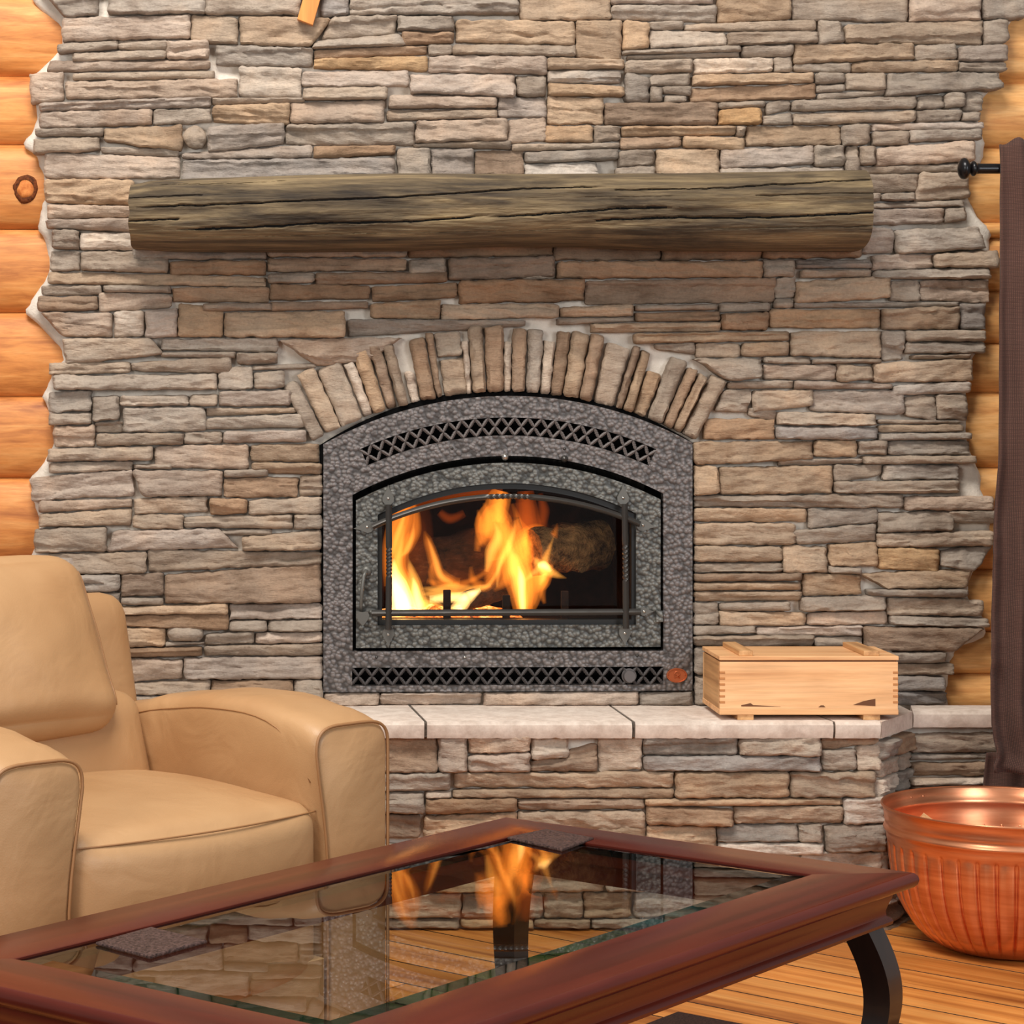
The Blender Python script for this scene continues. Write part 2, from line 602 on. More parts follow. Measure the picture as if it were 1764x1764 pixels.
A_TAB = math.radians(40)
A_FLR = math.atan2(0.681, -0.732)
M = {
    'stone': stone_mat(),
    'mortar': mortar_mat(),
    'slab': speckled('pale_slab_stone', srgb(190, 172, 158), srgb(218, 202, 188), 30, 0.9, 0.25, 0.004),
    'log': wood('orange_log_wood', srgb(150, 80, 30), srgb(204, 132, 66), srgb(226, 166, 100), (0.13, 1, 1), scale=32, rough=0.6, coat=0.0, knots=True, bstr=0.3),
    'log_pale': wood('pale_log_wood', srgb(176, 112, 54), srgb(212, 156, 92), srgb(230, 184, 126), (0.13, 1, 1), scale=32, rough=0.6, coat=0.0, knots=True, bstr=0.3),
    'knot_dark': speckled('knot_bark', srgb(58, 28, 12), srgb(120, 62, 28), 120, 0.8, 0.5, 0.003),
    'knot_heart': speckled('knot_heartwood', srgb(176, 96, 44), srgb(212, 136, 74), 70, 0.7, 0.2, 0.002),
    'mantel': wood('weathered_beam', srgb(54, 45, 36), srgb(110, 94, 70), srgb(156, 136, 102), (0.07, 1, 1), scale=34, rough=0.9, bstr=0.8, cc=(0.30, 0.50, 0.74), blotch=True, bdist=0.005, streak=0.5),
    'mantel_crack': simple('beam_crack', srgb(14, 11, 8), 0.95),
    'pine': wood('pale_pine', srgb(198, 138, 86), srgb(230, 178, 126), srgb(242, 198, 150), (0.05, 1, 1), scale=26, rough=0.55, bstr=0.05),
    'pine_y': wood('pale_pine_side', srgb(150, 106, 64), srgb(205, 156, 104), srgb(228, 184, 132), (1, 0.05, 1), scale=26, rough=0.55, bstr=0.05),
    'pine_end': simple('pine_end_grain', srgb(186, 126, 74), 0.7),
    'burn': simple('scorched_pine', srgb(104, 64, 36), 0.8),
    'orange_bar': wood('orange_bar_wood', srgb(204, 122, 56), srgb(224, 146, 72), srgb(234, 162, 90), (1, 1, 0.06), scale=20, rough=0.4, coat=0.2, bstr=0.03),
    'surround': hammered('hammered_bronze', srgb(68, 63, 61), srgb(118, 110, 107)),
    'door': hammered('hammered_pewter', srgb(58, 57, 54), srgb(112, 110, 104)),
    'iron': simple('black_iron', srgb(70, 67, 64), 0.36, 0.6),
    'lattice': simple('bronze_lattice', srgb(134, 126, 123), 0.42, 0.4),
    'lattice_dark': simple('dark_lattice', srgb(96, 91, 90), 0.42, 0.4),
    'spade': simple('pewter_spade', srgb(98, 96, 91), 0.45, 0.4),
    'steel': simple('steel_rivet', srgb(190, 185, 178), 0.25, 0.9),
    'bezel': simple('black_bezel', srgb(30, 30, 29), 0.5, 0.2),
    'black': simple('matte_black', srgb(6, 5, 5), 0.9, 0, 0.1),
    'gloss_black': simple('gloss_black', srgb(12, 11, 11), 0.22, 0.2),
    'firebrick': speckled('sooty_firebrick', srgb(20, 12, 9), srgb(46, 26, 17), 20, 0.95, 0.4, 0.01),
    'char': charred_mat(),
    'ember': ember_mat(),
    'copper': None,
    'leather': leather_mat(),
    'piping': simple('leather_piping', srgb(150, 106, 66), 0.5),
    'cherry1': wood('dark_cherry', srgb(52, 17, 11), srgb(84, 29, 19), srgb(98, 37, 24), (0.05, 1, 1), (0, 0, A_TAB), 16, 0.26, 0.0, 0.02, fine=0.5, spec=0.34),
    'cherry2': wood('dark_cherry_cross', srgb(52, 17, 11), srgb(84, 29, 19), srgb(98, 37, 24), (1, 0.05, 1), (0, 0, A_TAB), 16, 0.26, 0.0, 0.02, fine=0.5, spec=0.34),
    'leg': wood('near_black_cherry', srgb(22, 12, 9), srgb(36, 20, 15), srgb(48, 27, 20), (1, 1, 0.06), scale=16, rough=0.35, coat=0.3, bstr=0.02),
    'glass': glass_mat('clear_glass', (0.92, 0.95, 0.93), 1.45),
    'glass_edge': glass_mat('teal_glass_bevel', (0.26, 0.52, 0.58), 1.55),
    'fire_glass': glass_mat('fire_glass', (0.97, 0.95, 0.92), 1.35),
    'coaster': speckled('pebbled_brown_leather', srgb(34, 22, 20), srgb(104, 80, 74), 230, 0.5, 0.8, 0.004),
    'plank': wood('orange_pine_plank', srgb(140, 76, 28), srgb(204, 132, 64), srgb(226, 164, 94), (0.05, 1, 1), (0, 0, -A_FLR), 18, 0.42, 0.0, 0.12, knots=False, cc=(0.3, 0.5, 0.75), vary=True, spec=0.35),
    'subfloor': simple('dark_subfloor', srgb(48, 26, 12), 0.8),
    'rug': speckled('dark_brown_rug', srgb(40, 26, 22), srgb(72, 50, 42), 220, 1.0, 0.8, 0.006),
    'fabric': fabric_mat(),
    'rod': simple('black_rod', srgb(22, 20, 22), 0.3, 0.4),
    'badge': simple('copper_badge', srgb(186, 104, 66), 0.35, 0.7),
    'ash_log': speckled('ashen_log', srgb(64, 44, 28), srgb(168, 128, 84), 26, 0.95, 0.9, 0.02),
    'ash': speckled('ash', srgb(70, 62, 56), srgb(120, 110, 100), 60, 1.0, 0.5, 0.01),
}


def copper_mat():
    m, nt, b = mat('brushed_copper')
    vec = coords(nt, (1, 1, 12), rnd=False)
    n1 = noise_tex(nt, vec, 6, 4, 0.6)
    r = ramp(nt, [(0.3, srgb(208, 128, 88)), (0.7, srgb(234, 162, 120))])
    nt.links.new(n1, r.inputs[0])
    nt.links.new(r.outputs[0], b.inputs['Base Color'])
    b.inputs['Metallic'].default_value = 0.92
    b.inputs['Roughness'].default_value = 0.31
    return m


M['copper'] = copper_mat()

# ------------------------------------------------------------------ stonework
TONE = {'g': (163, 148, 133), 'p': (179, 160, 144), 't': (174, 150, 126), 'b': (156, 130, 107), 'o': (180, 146, 108),
        'l': (196, 180, 164), 'd': (132, 116, 103), 's': (154, 143, 134)}
# each stone: six numbers (left, right, top-left, top-right, bottom-left, bottom-right) or eight (the four corners), then its tone
WALL_STONES = """
68 -6 166 -6 164 26 112 32 g;192 355 -6 -6 26 24 g;354 514 -6 -6 24 25 g;112 328 31 26 72 66 p;329 408 25 31 64 68 t;104 204 76 70 90 82 g;204 290 72 72 86 86 g;286 360 73 72 102 102 p;128 286 91 87 106 102 g;90 104 362 104 362 119 84 124 p;57 107 138 136 170 166 p;130 365 127 122 136 134 g;115 406 142 136 169 164 p;73 363 181 169 193 185 p;73 262 194 187 219 214 p;264 364 189 186 214 208 g;66 179 223 221 234 234 g;62 170 239 238 262 257 g;178 314 222 216 244 262 t;176 308 253 258 262 269 g;81 308 264 272 306 305 p;358 490 224 217 262 248 s;318 538 264 250 273 271 s;316 677 276 272 300 300 s;411 27 572 32 535 80 415 73 t;372 538 80 85 112 115 g;414 518 122 125 165 168 l;366 525 170 170 180 177 g;366 500 183 178 208 212 t;500 660 178 174 214 211 p;
557 601 -6 -6 27 22 s;603 890 -6 -6 26 24 g;572 30 682 27 680 60 553 69 g;685 780 29 28 52 54 g;545 71 690 58 700 78 536 84 g;692 780 56 56 79 74 b;788 990 38 40 72 77 t;541 735 87 79 102 93 b;541 736 102 96 117 121 o;780 992 78 79 94 97 g;738 780 81 82 95 93 g;740 940 97 98 123 128 p;522 704 124 121 150 148 p;522 665 152 150 172 171 g;706 888 128 128 158 164 p;672 856 168 172 187 186 p;668 856 190 188 206 202 g;858 941 168 168 200 200 p;492 714 217 212 247 248 g;716 875 211 205 247 242 p;712 880 248 243 253 257 g;875 940 206 203 240 234 p;540 678 254 252 270 262 b;687 742 258 257 294 293 g;743 816 256 257 298 298 s;820 900 260 260 298 300 b;
897 1052 -6 -6 36 34 t;1056 1222 -6 -6 8 8 p;1053 1232 10 10 34 38 g;1238 1362 -6 -6 34 28 t;992 1071 42 41 96 101 t;1074 1116 39 42 82 80 t;1120 1177 37 37 47 48 l;1180 1403 43 35 51 51 g;1120 1249 52 56 79 74 l;1252 1408 57 55 80 74 g;1072 1275 88 78 95 90 l;1085 1270 97 90 102 98 g;1277 1364 81 77 99 97 l;1078 1193 104 103 126 124 g;1195 1331 102 100 126 122 l;1333 1364 101 101 121 122 g;942 1072 102 105 119 117 t;942 1064 123 125 142 142 l;948 1072 145 152 163 165 t;890 940 130 130 167 165 g;1122 128 1188 127 1184 148 1110 148 t;1194 1400 130 126 147 141 t;1190 1403 152 145 175 169 b;1078 1118 132 140 170 172 g;1119 1140 152 156 175 176 g;1140 1190 150 149 158 162 g;1150 1176 165 166 177 176 g;943 1038 166 170 214 214 t;1042 1235 178 177 213 214 b;1237 1318 178 174 188 184 t;1238 1311 190 186 214 213 o;1320 1362 178 172 198 190 o;1313 1364 200 193 214 214 t;938 1021 216 217 242 244 t;1023 1064 218 220 244 240 g;882 1066 250 247 260 254 g;906 1064 262 257 280 275 g;906 1025 283 280 300 300 l;1074 1266 219 219 233 231 t;1069 1170 237 235 257 252 b;1180 1283 235 238 254 260 t;1268 1282 220 222 233 232 l;1286 1447 218 216 250 248 t;1066 1121 260 258 286 282 b;1130 1238 260 258 294 293 t;1240 1400 258 252 288 280 p;1066 1128 289 287 300 300 b;1240 1452 290 288 302 302 g;
1364 1559 -6 -6 31 34 g;1569 1688 4 6 34 32 p;1691 1762 -6 -4 32 30 g;1409 37 1446 40 1455 72 1409 78 b;1455 1690 46 38 72 76 t;1695 1732 36 34 76 72 s;1368 1575 80 77 108 98 t;1577 1645 78 77 102 100 o;1467 1650 107 104 122 121 t;1370 1465 112 110 122 124 t;1651 1730 81 78 105 104 s;1652 1729 108 107 122 122 s;1405 1452 128 130 144 142 g;1455 1524 128 126 150 152 g;1408 1454 147 145 158 156 g;1412 1523 162 155 172 162 g;1530 128 1715 126 1722 150 1527 164 g;1363 1576 174 166 192 186 g;1366 1576 195 190 213 208 g;1580 1625 168 167 187 184 g;1626 1660 166 165 185 182 g;1661 1687 168 176 188 190 g;1578 1655 191 190 209 207 g;1657 1684 194 193 208 208 p;1500 1690 214 210 223 219 p;1449 1498 216 216 250 246 t;1504 1564 228 227 251 251 p;1566 1685 227 225 241 237 g;1507 1672 255 242 284 275 p;1456 1479 259 260 286 288 l;1480 1506 260 260 286 284 b;1402 1454 252 252 288 286 t;1480 1660 290 287 298 293 g;
82 226 309 310 347 353 t;86 230 353 357 377 374 p;85 232 379 376 392 400 p;95 136 396 399 428 429 g;139 240 402 400 430 430 l;92 138 432 432 463 464 g;139 290 433 432 465 470 g;230 458 402 402 448 447 g;954 1136 402 402 447 447 b;1140 1310 402 402 447 447 b;1314 1481 402 402 444 444 b;704 950 402 402 443 438 b;292 456 451 449 474 473 b;88 456 468 477 487 492 t;76 172 492 491 508 507 g;70 166 511 510 537 535 b;170 296 506 508 537 530 p;182 294 494 495 503 505 b;297 464 496 494 519 520 b;75 538 190 539 190 578 112 577 p;199 246 538 537 579 573 l;253 306 535 530 576 574 p;307 384 522 530 578 578 t;386 592 540 537 579 580 t;350 470 523 522 536 535 g;465 632 520 519 536 531 b;465 632 491 494 517 515 b;462 698 446 446 468 466 b;464 542 472 470 488 486 b;543 770 470 468 488 484 b;462 700 402 402 443 443 g;704 768 448 446 472 472 b;772 954 447 442 480 474 d;645 788 496 488 520 511 b;790 1004 487 484 521 517 b;640 756 523 516 547 549 t;762 962 525 524 545 540 t;602 905 550 552 580 562 g;484 586 694 582 640 622 545 630 p;
112 585 256 584 280 604 118 624 g;278 474 585 583 603 607 g;408 474 608 608 622 620 g;280 406 607 606 614 615 l;90 225 628 626 645 641 g;226 396 630 618 638 643 g;97 374 648 646 672 671 g;376 434 640 638 671 671 g;440 490 641 638 670 669 l;436 545 630 625 638 634 l;89 158 684 682 709 707 g;160 203 682 682 724 721 g;89 158 712 710 731 728 g;208 325 682 680 699 698 g;327 375 680 678 698 698 l;212 354 702 701 744 741 g;377 502 674 672 700 699 p;356 510 703 702 717 711 g;356 524 720 713 740 736 g;97 164 734 732 771 769 p;164 212 730 727 743 743 b;169 316 747 746 767 764 g;318 382 747 745 764 763 b;385 527 743 741 763 761 p;87 264 774 768 794 791 g;90 228 797 794 813 808 g;266 426 770 766 797 801 p;231 292 799 800 806 807 b;434 550 766 764 794 795 t;436 554 797 798 812 815 t;
897 952 459 459 483 480 b;962 1312 451 451 479 477 b;1010 1335 484 478 525 520 b;966 1088 530 524 547 545 t;1334 1369 483 481 512 512 b;1334 1366 516 516 530 530 b;1314 1368 448 448 478 477 b;964 1090 549 546 557 551 t;1098 1230 526 524 536 534 b;1095 1240 539 536 553 552 b;1242 1322 523 522 538 536 b;1242 1322 540 538 565 565 b;1020 1238 558 555 571 569 t;1094 1354 575 570 591 586 t;1128 1196 593 590 602 611 t;1199 1275 594 592 615 612 t;1277 1355 593 590 608 606 t;1195 618 1304 618 1306 646 1256 654 g;1484 1582 303 300 330 328 g;1584 300 1660 300 1668 334 1574 342 g;1488 1516 334 333 347 346 g;1518 1576 334 331 346 345 g;1494 1655 350 345 358 353 g;1496 1626 362 360 388 384 p;1628 1658 360 356 384 382 g;1485 1538 390 396 428 426 p;1541 395 1680 391 1692 428 1543 438 g;1502 1606 441 440 464 461 p;1608 1714 443 436 458 459 g;1504 1699 467 463 481 481 g;1370 1532 486 476 517 508 t;1533 1582 483 483 519 520 g;1585 1698 483 483 516 521 p;1368 1650 523 521 530 527 g;1385 1498 466 466 477 475 g;1370 1500 448 448 463 462 s;1325 1516 533 532 565 565 t;1518 1652 532 529 566 566 t;1654 1692 526 526 566 566 s;
1365 1517 571 570 612 616 t;1519 1556 568 570 614 612 g;1558 1692 570 569 588 588 g;1558 1690 590 589 606 606 g;1320 1396 615 615 625 626 g;1319 1440 628 629 654 655 p;1441 1503 627 632 655 652 t;1398 1518 619 618 627 626 t;1504 1670 626 620 654 652 t;1575 1665 614 612 618 618 g;1253 1366 658 655 669 668 t;1368 1536 657 662 669 668 p;1538 1666 669 662 682 676 l;1246 671 1295 671 1288 711 1232 708 t;1297 1400 672 671 702 690 g;1396 1556 674 674 704 711 s;1558 1610 690 688 716 725 g;1612 1660 692 690 714 714 g;1338 1504 711 716 730 732 g;1290 1337 705 709 716 726 l;1213 1334 721 722 757 757 b;1336 1508 735 735 754 754 s;1516 1650 723 726 730 730 t;1516 1654 732 731 743 741 t;1516 1668 748 746 758 756 g;1194 1400 761 760 800 789 t;1402 1474 760 758 784 785 t;1342 1484 791 790 801 796 g;1480 1526 766 764 781 781 g;1528 1666 762 761 783 783 g;1486 1676 785 785 798 796 g;1440 1518 802 801 828 816 g;1521 1652 802 804 820 818 g;
58 824 226 811 229 853 60 862 p;229 811 382 813 380 852 246 854 p;387 462 813 810 822 820 g;387 512 825 822 856 856 b;515 556 820 817 850 848 p;72 222 863 859 884 873 p;72 224 886 876 906 902 t;236 353 860 856 881 877 g;232 316 887 888 908 911 g;317 503 890 886 906 909 g;365 426 859 860 882 878 b;428 554 862 855 887 885 g;506 554 898 898 911 910 g;64 180 912 908 952 948 g;196 917 375 912 410 940 184 947 p;380 466 913 911 920 921 g;422 552 926 913 945 943 g;257 948 554 954 554 968 258 983 g;88 250 955 951 986 984 g;284 991 549 971 549 1035 284 1036 b;138 206 991 990 1021 1018 g;140 206 1022 1021 1034 1034 g;209 281 995 993 1026 1024 d;210 282 1029 1030 1036 1037 g;208 391 1048 1042 1058 1058 t;210 392 1060 1057 1078 1086 b;213 284 1081 1082 1114 1110 t;286 350 1106 1106 1112 1108 t;218 345 1117 1114 1132 1128 b;222 315 1136 1137 1172 1168 p;317 556 1134 1132 1170 1169 p;230 362 1176 1171 1195 1193 g;364 505 1174 1173 1192 1184 b;397 554 1044 1042 1065 1063 p;398 459 1070 1069 1085 1085 p;462 556 1068 1067 1086 1085 p;354 438 1093 1088 1110 1106 g;440 555 1090 1089 1106 1105 p;354 556 1113 1108 1130 1129 g;232 350 1198 1199 1220 1220 s;507 556 1181 1180 1193 1193 l;560 652 1195 1193 1216 1216 p;655 826 1193 1192 1215 1213 p;836 1098 1193 1190 1211 1210 p;1102 1188 1193 1190 1211 1210 g;
1198 1237 806 806 846 842 t;1239 1431 805 803 847 845 t;1442 1650 833 831 848 847 g;1198 1552 854 851 870 872 g;1198 1390 876 879 897 898 t;1392 1512 877 877 909 898 g;1197 1370 901 901 937 936 t;1364 915 1508 902 1508 930 1372 936 g;1560 1706 857 856 877 877 p;1634 1713 881 879 893 894 g;1512 1640 898 895 916 912 g;1510 1705 919 914 941 938 g;1199 1346 942 943 967 966 t;1348 1422 942 943 978 979 t;1198 1346 970 969 984 983 g;1198 1376 988 986 1001 999 b;1198 1377 1004 1003 1016 1015 t;1430 1510 940 938 972 971 t;1512 1618 945 945 972 978 o;1428 1480 976 979 986 988 t;1620 952 1706 943 1674 984 1620 975 g;1482 989 1672 981 1662 1010 1530 1012 t;1385 1478 989 991 1021 1018 t;1196 1380 1019 1019 1036 1034 t;1496 1660 1015 1015 1026 1028 g;1382 1520 1029 1025 1051 1049 g;1194 1236 1038 1038 1075 1074 t;1240 1356 1039 1036 1051 1051 p;1240 1388 1053 1055 1074 1073 t;1390 1526 1056 1052 1075 1073 p;1534 1688 1031 1036 1058 1061 g;1534 1698 1061 1065 1076 1081 g;1193 1300 1078 1077 1092 1088 p;1302 1485 1081 1077 1094 1095 p;1194 1400 1095 1093 1112 1112 g;1402 1484 1100 1099 1112 1112 p;1486 1080 1690 1082 1640 1122 1490 1120 b;1520 1624 1123 1123 1142 1140 g;1540 1638 1145 1144 1161 1160 g;1540 1622 1164 1166 1188 1186 s;1540 1626 1191 1192 1211 1208 s;1200 1536 1115 1115 1160 1160 g;1200 1536 1163 1163 1209 1209 g
"""
HEARTH_STONES = """
655 752 1281 1281 1329 1328 b;756 804 1278 1278 1326 1326 p;806 912 1277 1277 1297 1293 p;806 912 1300 1296 1327 1327 p;916 980 1278 1277 1308 1304 l;914 1028 1310 1280 1326 1326 b;1030 1104 1274 1272 1326 1322 l;1108 1270 1280 1280 1299 1298 g;1110 1412 1303 1301 1326 1326 s;652 770 1334 1331 1363 1360 g;788 1158 1331 1329 1357 1356 t;780 1160 1360 1358 1372 1374 t;1163 1358 1329 1329 1374 1373 t;1360 1502 1331 1329 1372 1370 t;655 730 1366 1365 1400 1400 g;733 890 1378 1376 1402 1396 b;733 778 1364 1363 1374 1373 l;892 1108 1398 1396 1420 1420 t;892 1108 1378 1377 1395 1394 b;660 720 1403 1403 1430 1428 b;735 890 1407 1400 1428 1420 t;1112 1448 1376 1375 1386 1384 t;1115 1262 1391 1398 1420 1422 b;1264 1450 1390 1387 1416 1414 t;1115 1232 1424 1424 1448 1448 t;1030 1112 1424 1424 1450 1450 t;1235 1373 1422 1420 1448 1448 g;1375 1410 1421 1420 1448 1448 g;1424 1520 1424 1421 1464 1464 g;1240 1415 1451 1452 1464 1466 l;1385 1515 1467 1468 1484 1484 l;1452 1522 1377 1373 1420 1417 l;1274 1412 1279 1277 1300 1301 g;1414 1474 1294 1294 1327 1327 g;1476 1512 1284 1284 1326 1326 l;1414 1510 1276 1275 1291 1282 b
"""


class StoneField:
    """a flat face built of single stones"""

    def __init__(self, plane, thick=0.032):
        self.plane, self.thick = plane, thick
        self.items = []

    def build(self, q, seed, prot=None, relief=1.0, rnd=0.0, pebble=False):
        """q: four pixel corners TL TR BR BL; returns verts, faces in world space"""
        R = random.Random(seed)
        w = (abs(q[1][0] - q[0][0]) + abs(q[2][0] - q[3][0])) / 2
        h = (abs(q[3][1] - q[0][1]) + abs(q[2][1] - q[1][1])) / 2
        nu = max(5, min(56, int(w / 5)))
        nv = max(5, min(18, int(h / 2.6) + 1))
        prot = R.uniform(0.006, 0.026) if prot is None else prot
        sd = R.uniform(0, 500)
        rad = min(4.5, h * 0.26, w * 0.26)
        rr = [rad * R.uniform(0.5, 1.3) for _ in range(4)]
        if pebble:
            rr = [min(w, h) * .5] * 4
            nu, nv = max(nu, 14), max(nv, 14)
        amp = min(2.6, h * 0.09)
        tilt_v, tilt_u = R.uniform(-0.006, 0.004), R.uniform(-0.004, 0.004)
        split = []
        slant = R.uniform(-.02, .02)
        if h > 15 and not pebble:
            for _ in range(1 if h < 30 else 2):
                if R.random() < 0.6:
                    split.append((R.uniform(0.22, 0.8), R.uniform(-0.35, 0.35), R.uniform(0.004, 0.011) * R.choice((-1, 1, 1)), R.uniform(2, 6), R.uniform(0.02, 0.09)))
        V = []
        for j in range(nv + 1):
            v = j / nv
            v = 0.5 - 0.5 * math.cos(math.pi * v) * 0.35 - (0.5 - v) * -0.65 if False else v
            for i in range(nu + 1):
                u = i / nu
                x = (q[0][0] * (1 - u) + q[1][0] * u) * (1 - v) + (q[3][0] * (1 - u) + q[2][0] * u) * v
                y = (q[0][1] * (1 - u) + q[1][1] * u) * (1 - v) + (q[3][1] * (1 - u) + q[2][1] * u) * v
                # wobbling edges
                nt_ = noise.noise((x * 0.045, sd, 0)) + 0.6 * noise.noise((x * 0.13, sd + 9, 0))
                nb_ = noise.noise((x * 0.045, sd + 40, 0)) + 0.6 * noise.noise((x * 0.13, sd + 60, 0))
                y += amp * (nt_ * (1 - v) + nb_ * v)
                nl = noise.noise((y * 0.08, sd + 80, 0))
                nr = noise.noise((y * 0.08, sd + 120, 0))
                x += amp * 1.1 * (nl * (1 - u) ** 4 + nr * u ** 4)
                # round corners
                dx, dy = u * w, v * h
                cor = 0 if (u < .5 and v < .5) else 1 if (v < .5) else 2 if (u >= .5) else 3
                ex, ey = min(dx, w - dx), min(dy, h - dy)
                rc = rr[cor]
                if ex < rc and ey < rc:
                    a, b_ = rc - ex, rc - ey
                    L = math.hypot(a, b_)
                    mx = max(a, b_)
                    k = mx / L if L > 1e-6 else 1
                    sx = 1 if dx < w / 2 else -1
                    sy = 1 if dy < h / 2 else -1
                    x += sx * a * (1 - k)
                    y += sy * b_ * (1 - k)
                ed = min(ex, ey)
                prof = 1 - math.exp(-((ed + 0.3) / 1.4))
                dep = -.004 + (prot + .004) * (0.45 + 0.55 * prof) + (tilt_v * (v - .5) * 2 + tilt_u * (u - .5) * 2)
                f = noise.fractal((x * 0.035 + sd, y * 0.09, sd), 0.9, 2.1, 4)
                dep += relief * 0.0022 * f
                tf_ = noise.fractal((x * 0.014 + sd, y * 0.055 + x * slant, sd + 5), 0.8, 2.3, 4) * 2.6
                fl_ = math.floor(tf_)
                fr_ = tf_ - fl_
                sm = max(0.0, min(1.0, (fr_ - .80) / .20))
                dep += relief * 0.0026 * (fl_ + sm)
                for s0, sl, am, fr, jit in split:
                    line = s0 + sl * (u - .5) + jit * noise.noise((u * fr * 2, sd + 200, 0)) * 2
                    t = (v - line) / 0.035
                    fade = min(1.0, max(0.0, 1.3 + noise.noise((u * fr, sd + 300, 0)) * 2.2))
                    dep += am * fade * 0.5 * max(-1, min(1, t))
                dep = max(dep, -0.006)
                if rnd:
                    e2 = ((u - .5) * 2) ** 2 + ((v - .5) * 2) ** 2
                    dep += rnd * max(0.0, 1 - e2)
                V.append(self.plane(x, y, dep))
        F = []
        m = nu + 1
        for j in range(nv):
            for i in range(nu):
                F.append((j * m + i, j * m + i + 1, (j + 1) * m + i + 1, (j + 1) * m + i))
        ring = [i for i in range(m)] + [j * m + nu for j in range(1, nv + 1)] + [nv * m + i for i in range(nu - 1, -1, -1)] + [j * m for j in range(nv - 1, 0, -1)]
        base = len(V)
        # back ring, straight behind the rim
        o0, o1 = self.plane(0, 0, 0), self.plane(0, 0, -1)
        nrm = o1 - o0
        for k in ring:
            p = V[k]
            off = (p - o0).dot(nrm)
            V.append(p + nrm * (self.thick - off))
        for a in range(len(ring)):
            b2 = (a + 1) % len(ring)
            F.append((ring[a], base + a, base + b2, ring[b2]))
        F.append(tuple(range(base, base + len(ring))))
        return V, F

    def add(self, q, tone, seed, **kw):
        R = random.Random(seed * 7 + 3)
        col = TONE[tone]
        k = R.uniform(0.93, 1.07)
        kw_ = R.uniform(-4, 4)
        c = srgb(*[max(10, min(245, col[i] * k + (kw_ if i == 0 else -kw_ if i == 2 else 0))) for i in range(3)])
        area = abs((q[1][0] - q[0][0]) * (q[3][1] - q[0][1]))
        self.items.append((area, self.build(q, seed, **kw), c))

    def emit(self, parent, limit=300, name='stone'):
        self.items.sort(key=lambda t: -t[0])
        for a, (v, f), c in self.items[:limit]:
            o = obj(name, v, f, M['stone'], parent, smooth=True, sharp=62)
            o.color = (*c, 1)
        rest = self.items[limit:]
        if rest:
            geo = join(*[g for _, g, _ in rest])
            o = obj('small_stones', geo[0], geo[1], M['stone'], parent, smooth=True, sharp=62)
            o.color = (*srgb(162, 147, 132), 1)
            o['kind'] = 'stuff'


def parse(txt):
    out = []
    for s in txt.replace('\n', '').split(';'):
        s = s.split()
        if not s: continue
        n = [float(a) for a in s[:-1]]
        if len(n) == 6:
            l, r, tl, tr, bl, br = n
            q = [(l, tl), (r, tr), (r, br), (l, bl)]
        else:
            q = [(n[0], n[1]), (n[2], n[3]), (n[4], n[5]), (n[6], n[7])]
        out.append((q, s[-1]))
    return out


def filler(x0, x1, y0, y1, seed, rows=(22, 44), wid=(70, 230), tones='gptbgtl', skew=0):
    R = random.Random(seed)
    out = []
    y = y0
    while y < y1 - 8:
        h = min(R.uniform(*rows), y1 - y)
        if y1 - y - h < 14: h = y1 - y
        x = x0
        while x < x1 - 10:
            w = min(R.uniform(*wid), x1 - x)
            if x1 - x - w < 34: w = x1 - x
            out.append(([(x + 1.5, y + 1.5), (x + w - 1.5, y + 1.5), (x + w - 1.5, y + h - 1.5), (x + 1.5, y + h - 1.5)], R.choice(tones)))
            x += w
        y += h
    return out


